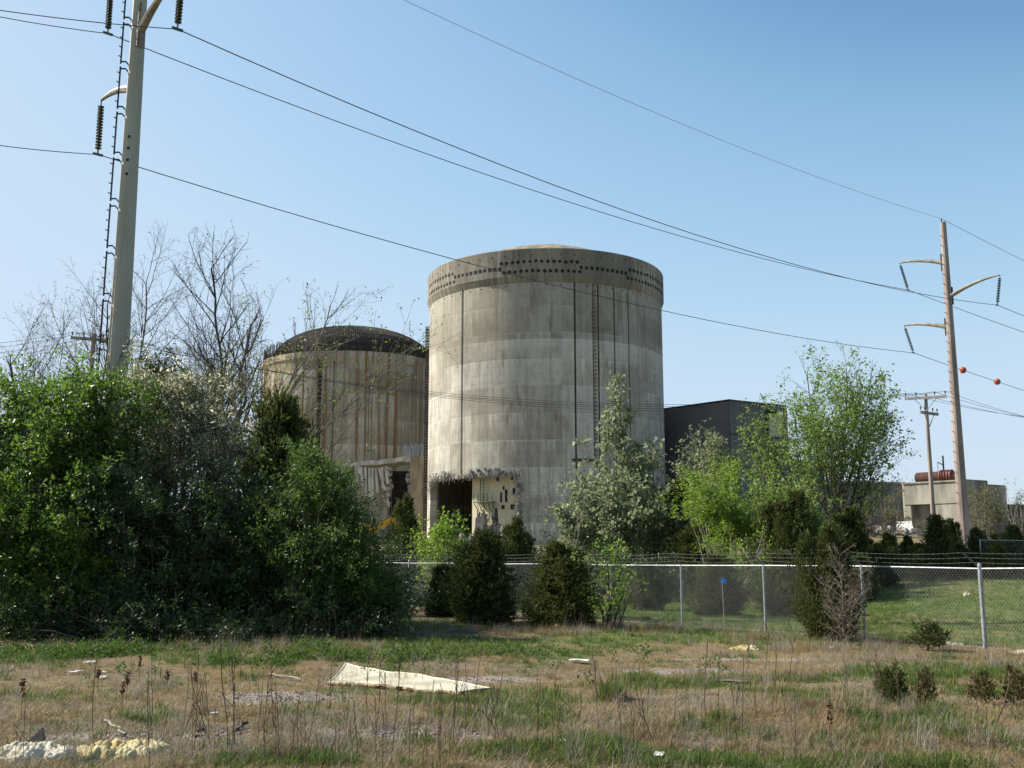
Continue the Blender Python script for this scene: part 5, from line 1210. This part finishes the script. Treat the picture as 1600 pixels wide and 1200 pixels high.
for k in range(4): proto(cm_, blades(rng, 18, .145, 30, .010, .06, .8), ('fresh','fresh2','fresh','fresh')[k], k)
cw_ = bpy.data.collections.new('weed_clump')
for k in range(4):
    mb = MB(); n = 60; P = np.abs(rng.normal(0,1,(n,3)))*np.array((.12,.12,.16))*np.where(rng.random((n,3)) < .5, -1, 1)*np.array((1,1,1)); P[:,2] = np.abs(P[:,2]); add_leaves(mb, rng, P, rng.normal(size=(n,3))+(0,0,.6), .075, .042); proto(cw_, mb, 'weed_leaf', k)
# dry, matted grass
X, Y = sample(rng, 76000, 10.0, 46, 1.0); g = greenness(X, Y); b = bareness(X, Y)
clump = fbm(X*2.2, Y*2.2, 2)
keep = (rng.random(len(X)) < (1.05-.85*g)*(.35+1.2*clump)) & (rng.random(len(X)) < 1-1.15*b) & ((X*.806+(Y-24.5)*.592) < 9.2); X, Y = X[keep], Y[keep]
patch = fbm(X*.25+70, Y*.25, 3); ix = np.where(rng.random(len(X)) < .55, (patch*9).astype(int) % 7, rng.integers(0, 7, len(X)))
scatter('dry_grass', cd_, np.stack([X, Y, ground(X, Y)], 1), rng.uniform(0, 6.28, len(X)), rng.uniform(.55, 1.15, len(X))*(.8+.5*fbm(X*.7, Y*.7, 2)), ix)
X, Y = sample(rng, 130000, 10.0, 48, 1.0); g = greenness(X, Y); b = bareness(X, Y)
keep = (rng.random(len(X)) < np.clip((g-.25)*1.05, 0.02, .40)*(1-.8*b)*(.35+1.1*fbm(X*2.6+30, Y*2.6, 2))) & ((X*.806+(Y-24.5)*.592) < 9.2); X, Y = X[keep], Y[keep]
scatter('green_grass', cg_, np.stack([X, Y, ground(X, Y)], 1), rng.uniform(0, 6.28, len(X)), rng.uniform(.45, 1.3, len(X))*(.4+1.2*fbm(X*1.1+11, Y*1.1, 2)), rng.integers(0, 5, len(X)))
X, Y = sample(rng, 60000, 20.0, 80, .4, 4); keep = ((X*.806+(Y-24.5)*.592) > 9.0) & (rng.random(len(X)) < .35+.65*greenness(X, Y)); X, Y = X[keep], Y[keep]
scatter('meadow_grass', cm_, np.stack([X, Y, ground(X, Y)], 1), rng.uniform(0, 6.28, len(X)), rng.uniform(.5, 1.1, len(X))*np.clip(Y/32, .8, 1.5), rng.integers(0, 4, len(X)))
# leafy ground cover along the foot of the thicket
X = rng.uniform(-15, 4.5, 6000); Y = 22.2+rng.normal(0, 1.3, len(X))*1.0; keep = rng.random(len(X)) < np.clip(.9-(X+4)/7, .08, 1)*np.clip(2.6*(fbm(X*.9, Y*1.2, 3)-.42), 0, 1); X, Y = X[keep], Y[keep]
scatter('ground_cover', cw_, np.stack([X, Y, ground(X, Y)], 1), rng.uniform(0, 6.28, len(X)), rng.uniform(.22, .75, len(X))*(.5+.9*fbm(X*.5, Y*.8+7, 2)), rng.integers(0, 4, len(X)))
# dead stalks and thin weeds
cs_ = bpy.data.collections.new('dead_stalk')
sl_ = [dict(step=.12, wob=.05, up=.01, rate=4.5, ang=(20,45), ratio=(.2,.45), start=.3, rmax=.003, tap=.5), dict(step=.08, wob=.08, up=.04, rate=5, ang=(25,50), ratio=(.3,.5), start=.2, rmax=.002), dict(step=.06, wob=.1, up=.03, rate=0, ang=(20,50), ratio=(.3,.5), start=.2)]
for k in range(9):
    H = rng.uniform(.75, 1.15); ln = (rng.normal(0,.16), rng.normal(0,.16), 1)
    sg, _ = grow(rng, H, [((0,0,-.03), ln, H, .0042)], None, sl_[:(3 if k < 6 else 1)]); proto(cs_, wood_mesh(sg, np.zeros(3), sides=(4,3,3,3,3)), 'stalk', k)
for k in range(9, 12): proto(cs_, blades(rng, 12, .85, 18, .005, .05, .6), 'grey_straw', k)
cl_ = bpy.data.collections.new('straw_clump')
for k in range(4): proto(cl_, blades(rng, 46, .42, (24,40,52,34)[k], .006, .10, 1.1), ('grey_straw','dry','grey_straw','dry2')[k], k)
ST = [(430,1195,60,2.2,.8),(520,1190,30,1.6,.6),(700,1185,60,2.6,.9),(300,1170,26,1.2,.7),(1180,1180,50,2.2,.9),(1400,1160,26,2.0,1.0),(620,1150,50,2.6,1.2),(960,1150,26,2.0,1.0),(1240,1110,16,2,1),(330,1012,30,3.0,.8),(520,1010,30,2.4,.8),(820,985,40,3.2,1.0),(950,985,26,1.6,.7),(1300,1015,40,2.4,1.0),(1060,975,24,1.2,.7),(1500,1030,20,2,.9),(1180,985,18,2,.8)]
PX, SC = [], []
for px, py, n, sx, sy in ST:
    n = int(n*.55); c = gp(px, py); PX.append(np.stack([c[0]+rng.normal(0, sx*.5, n), c[1]+rng.normal(0, sy*.5, n)], 1)); SC.append(rng.uniform(.45, 1.15, n)*(1.0 if py > 1100 else .8))
x_, y_ = sample(rng, 150, 10.8, 26, .8, 0, .5); PX.append(np.stack([x_, y_], 1)); SC.append(rng.uniform(.2, .6, 150))
PX, SC = np.concatenate(PX), np.concatenate(SC); k = PX[:,1] > 10.3; PX, SC = PX[k], SC[k]
scatter('dead_stalks', cs_, np.stack([PX[:,0], PX[:,1], ground(PX[:,0], PX[:,1])], 1), rng.uniform(0, 6.28, len(PX)), SC, rng.integers(0, 12, len(PX)))
# loose tangles of last year's long straw
PX = []
for px, py, n, sx, sy in ((1310,1015,90,2.6,1.0),(1230,1000,60,2.2,.8),(330,1015,50,2.6,.7),(520,1015,60,2.4,.7),(720,985,50,2.4,1.2),(880,990,70,2.2,.9),(970,980,50,1.4,.7),(1180,1060,40,1.8,.5),(1500,1035,60,2.4,.7),(1300,1110,40,1.6,.7),(1000,1150,34,1.6,.7),(640,1140,34,1.6,.8),(1420,1150,40,1.6,.8),(1100,985,50,2,.7)):
    c = gp(px, py); PX.append(np.stack([c[0]+rng.normal(0, sx*.55, n), c[1]+rng.normal(0, sy*.6, n)], 1))
x_, y_ = sample(rng, 420, 10.6, 30, .8, 0, .52); PX.append(np.stack([x_, y_], 1)); PX = np.concatenate(PX); PX = PX[PX[:,1] > 10.4]
scatter('straw_tangle', cl_, np.stack([PX[:,0], PX[:,1], ground(PX[:,0], PX[:,1])], 1), rng.uniform(0, 6.28, len(PX)), rng.uniform(.35, 1.0, len(PX)), rng.integers(0, 4, len(PX)))
# pebbles of the bare patches
cp_ = bpy.data.collections.new('pebble')
for k in range(3):
    mb = MB(); a = rng.normal(size=(14,3)); 
    P = nrm(a)*.026*rng.uniform(.7,1.2,(14,1))*np.array((1.2,1,.6)); import bmesh
    bm = bmesh.new(); [bm.verts.new(p) for p in P]; bmesh.ops.convex_hull(bm, input=bm.verts); me = bpy.data.meshes.new('pebble'); bm.to_mesh(me); bm.free(); me.materials.append(M['rubble']); o = bpy.data.objects.new('pebble_%d' % k, me); cp_.objects.link(o)
X, Y = sample(rng, 60000, 10.4, 24, .8); b = bareness(X, Y); keep = rng.random(len(X)) < np.clip(b-.2, .015, 1)*.8; X, Y = X[keep], Y[keep]
scatter('gravel', cp_, np.stack([X, Y, ground(X, Y)+.004], 1), rng.uniform(0, 6.28, len(X)), rng.uniform(.4, 1.5, len(X)), rng.integers(0, 3, len(X)))

# seed stalks of dock, each a plant
DOCK = ('farthest rust brown dock spike, near the weeds', 'taller rust brown dock spike of the close pair', 'shorter rust brown dock spike of the close pair', 'rust brown dock spike below the far paper scraps', 'leftmost rust brown dock spike in the dry grass', 'rust brown dock spike left of the last one', 'rightmost rust brown dock spike of the left field', 'tall rust brown dock spike alone in the right foreground')
for k, (px, py, h) in enumerate(((217,1068,.42),(197,1100,.42),(190,1108,.30),(152,1078,.32),(32,1130,.48),(261,1080,.30),(304,1085,.30),(1300,1178,.6))):
    c = gp(px, py); c[2] = float(ground(c[0], c[1])); g = np.random.default_rng(k); t = thing('dock_stalk', DOCK[k], 'dock plant', c, 'dry dock seed spikes in the grass')
    MB().segs([c-(0,0,.05)], [c+(0,0,h)], .005, .004, 4).build('stem', M['stalk'], t)
    mb = MB(); n = 90; P = c+np.stack([g.normal(0,.012,n), g.normal(0,.012,n), h*(.6+.42*g.random(n))], 1); add_leaves(mb, g, P, g.normal(size=(n,3)), .03, .022); mb.build('seed_head', M['dock'], t)
# big tussock
c = gp(958, 1092); c[2] = float(ground(c[0], c[1])); t = thing('grass_tussock', 'round dark green grass tussock standing alone in the dry field', 'grass tussock', c)
g = np.random.default_rng(8); mb = blades(g, 700, .40, 30, .009, .085, .7); mb.V = [v+c for v in mb.V]; mb.build('blades', M['grass'], t)
mb = blades(g, 200, .36, 45, .008, .10, .7); mb.V = [v+c for v in mb.V]; mb.build('dry_blades', M['dry'], t)

# fallen cream panel
A, B, C_, D = gp(513, 1069), gp(718, 1088), gp(772, 1081), gp(540, 1047)
n1, n2 = 40, 10; V = []
for i in range(n1):
    u = i/(n1-1)
    for j in range(n2):
        v = j/(n2-1); p = (A*(1-u)+B*u)*(1-v)+(D*(1-u)+C_*u)*v
        p[2] = float(ground(p[0], p[1])) + .05 + .07*v*(1-u) + .02*v + .004*math.sin(9*u+2*v) - .012*math.sin(v*math.pi)*(1-u); V.append(p)
V = np.array(V); fc = [(i*n2+j, (i+1)*n2+j, (i+1)*n2+j+1, i*n2+j+1) for i in range(n1-1) for j in range(n2-1)]
sp = thing('fallen_sheet', 'long cream sheet of siding lying bent in the dry grass', 'sheet', (A+C_)/2)
mb = MB(); mb.add(V, fc); mb.add(V-(0,0,.018), [f[::-1] for f in fc]); mb.build('sheet', M['sheet'], sp)
eb = MB(); e1 = V.reshape(n1, n2, 3)
jag = np.random.default_rng(2).normal(0, .02, (n1, 3))*(1,1,.4)
eb.segs(e1[:-1,0]-(0,0,.012)+jag[:-1], e1[1:,0]-(0,0,.012)+jag[1:], .028, .028, 5); eb.segs(e1[-1,:-1], e1[-1,1:], .022, .022, 5); eb.build('torn_edge', M['sheet_edge'], sp)
MB().segs(e1[0,:-1], e1[0,1:], .016, .016, 5).segs(e1[:-1,-1], e1[1:,-1], .012, .012, 5).build('rolled_edge', M['sheet'], sp)

def foam(label, px, py, Lx, Ly, h, seed, mat='foam', cell=13, name='foam_lump', rz=0):
    c = gp(px, py); c[2] = float(ground(c[0], c[1])); g = np.random.default_rng(seed); nu, nv = 110, 56
    u, v = np.meshgrid(np.linspace(-1, 1, nu), np.linspace(-1, 1, nv)); sites = g.uniform(-1.1, 1.1, (cell*cell*2, 2))*(1, 1)
    q = np.stack([u.ravel(), v.ravel()], 1); d = np.sqrt((((q[:,None]-sites[None])*np.array((Lx, Ly))/h*.9)**2).sum(-1)).min(1).reshape(u.shape)
    rr = np.sqrt(u**2+v**2); ed = np.clip(1-rr**2.5*(1+.5*(fbm(u*2+seed, v*2, 2)-.5)), 0, 1)**.5
    z = h*ed*(.45+.9*fbm(u*2.2+seed, v*1.6, 2)) - .55*h*np.clip(d, 0, 1.1)*ed + .0
    x, y = u*Lx/2*(1+.16*(fbm(v*2+3+seed, u*2, 2)-.5)), v*Ly/2*(1+.4*(fbm(u*3+seed*2, v*0+1, 2)-.5)); k, s = math.cos(rz), math.sin(rz)
    V = np.stack([c[0]+x*k-y*s, c[1]+x*s+y*k, c[2]-.03+z], -1).reshape(-1,3); i = np.arange(nu-1); j = np.arange(nv-1); I, J = np.meshgrid(i, j); a = (J*nu+I).ravel()
    o = MB().add(V, np.stack([a, a+1, a+nu+1, a+nu], 1)).build(name, M[mat], None, smooth=True, origin=c); return tag(o, label, 'foam' if 'foam' in name else 'debris')
foam('lumpy whitish foam heap at the lower left corner', 52, 1184, .95, .62, .17, 1, 'foam_white', rz=.1)
foam('lumpy yellow foam heap right of the whitish one', 192, 1178, 1.12, .62, .20, 2, 'foam', rz=.12)
foam('yellow foam scrap lying in short grass before the fence', 1163, 1014, .85, .55, .15, 3, 'foam', 7)
foam('small dirty foam scrap in the meadow inside the fence', 1512, 950, .32, .3, .18, 4, 'foam_white', 5)
foam('white foam scrap left of the near corner post', 1490, 1008, .55, .35, .12, 5, 'foam_white', 6)
foam('white foam scrap cut by the right edge of the picture', 1594, 1022, .55, .35, .12, 6, 'foam_white', 6)
foam('mossy yellow foam mound in shaded grass before the big cedar', 722, 990, .95, .55, .14, 8, 'brush', 6)
foam('small pale rubble lump at the left fence post foot', 628, 948, .35, .3, .25, 9, 'foam_white', 5)
rb_ = np.random.default_rng(4)
for k, (px, py, w_) in enumerate(((905,1036,.5),(140,1037,.30),(160,1052,.22),(160,1061,.20),(118,1053,.30),(267,1015,.18),(390,1107,.13),(334,1125,.12),(270,1073,.10),(236,1085,.08),(1030,1178,.22),(880,1160,.16),(1300,1016,.2))):
    c = gp(px, py); c[2] = float(ground(c[0], c[1]))+.035; a = rb_.uniform(0, 3.1); n = 5; V = []
    for i in range(n):
        for j in range(n):
            u, v = i/(n-1)-.5, j/(n-1)-.5; V.append(c+np.array(((u*math.cos(a)-v*math.sin(a)*.6)*w_*.75, (u*math.sin(a)+v*math.cos(a)*.6)*w_, .10*w_*fbm(u*3+k, v*3, 2)+rb_.normal(0,.004))))
    fc = [(i*n+j, (i+1)*n+j, (i+1)*n+j+1, i*n+j+1) for i in range(n-1) for j in range(n-1)]; V = np.array(V)
    lab = {1: 'white paper scrap in the weeds below the far left elm', 4: 'leftmost white paper scrap of the far cluster in the dry grass', 2: 'upper white paper scrap of the far cluster', 3: 'lower white paper scrap of the far cluster', 5: 'white scrap caught in weeds before the flowering shrub', 6: 'white crumb beside the gravel patch', 7: 'white crumb among the foreground weeds right of the foam', 8: 'upper white crumb in the dry grass right of the dock spikes', 9: 'lower white crumb in the dry grass right of the dock spikes', 11: 'pale scrap in the foreground grass below the tussock', 0: 'white scrap of board lying in grass before the middle cedars', 10: 'pale crumpled scrap low in the foreground grass', 12: 'pale paper scrap by the grey dead bush'}.get(k, 'tiny white paper scrap in the dry grass')
    o = MB().add(V, fc).add(V-(0,0,.006), [f[::-1] for f in fc]).build('paper_scrap', M['white'], None, origin=c); tag(o, lab, 'litter', 'paper scraps in the grass')
c = gp(52, 1162); c[2] = float(ground(c[0], c[1]))
st = MB(); g = np.random.default_rng(6); st.hexa(c+np.array([(-.12,-.04,-.03),(.12,-.04,-.03),(.13,.06,-.03),(-.1,.06,-.03),(.02,-.02,.10),(.09,-.02,.17),(.09,.03,.17),(.02,.04,.12)]))
tag(st.build('broken_slab', M['rubble'], None, origin=c), 'small pointed grey slab chip behind the whitish foam heap', 'stone')
for k, (x0, y0, x1, y1, r_, lab) in enumerate(((1000,982,1040,965,.018,'pale fallen stick leaning by the bushy olive cedar'),(420,1054,470,1066,.016,'thin pale stick lying left of the cream panel'),(165,1136,192,1160,.018,'pinkish dry stick lying behind the yellow foam heap'),(1110,1062,1170,1068,.03,'dark rotten branch lying in the dry grass right of the tussock'),(365,1150,385,1140,.022,'short brown branch piece in the foreground weeds'),(300,1158,322,1150,.02,'short brown bark piece right of the yellow foam heap'))):
    a, b = gp(x0, y0), gp(x1, y1); a[2] = float(ground(*a[:2]))+.03; b[2] = float(ground(*b[:2]))+.06; t = np.linspace(0,1,6)[:,None]; P = a*(1-t)+b*t+g.normal(0,.03,(6,3))*(1,1,.5)
    o = MB().segs(P[:-1], P[1:], r_, r_*.8, 5).build('fallen_stick', M['bark_pale'] if k < 3 else M['bark'], None); tag(o, lab, 'stick')
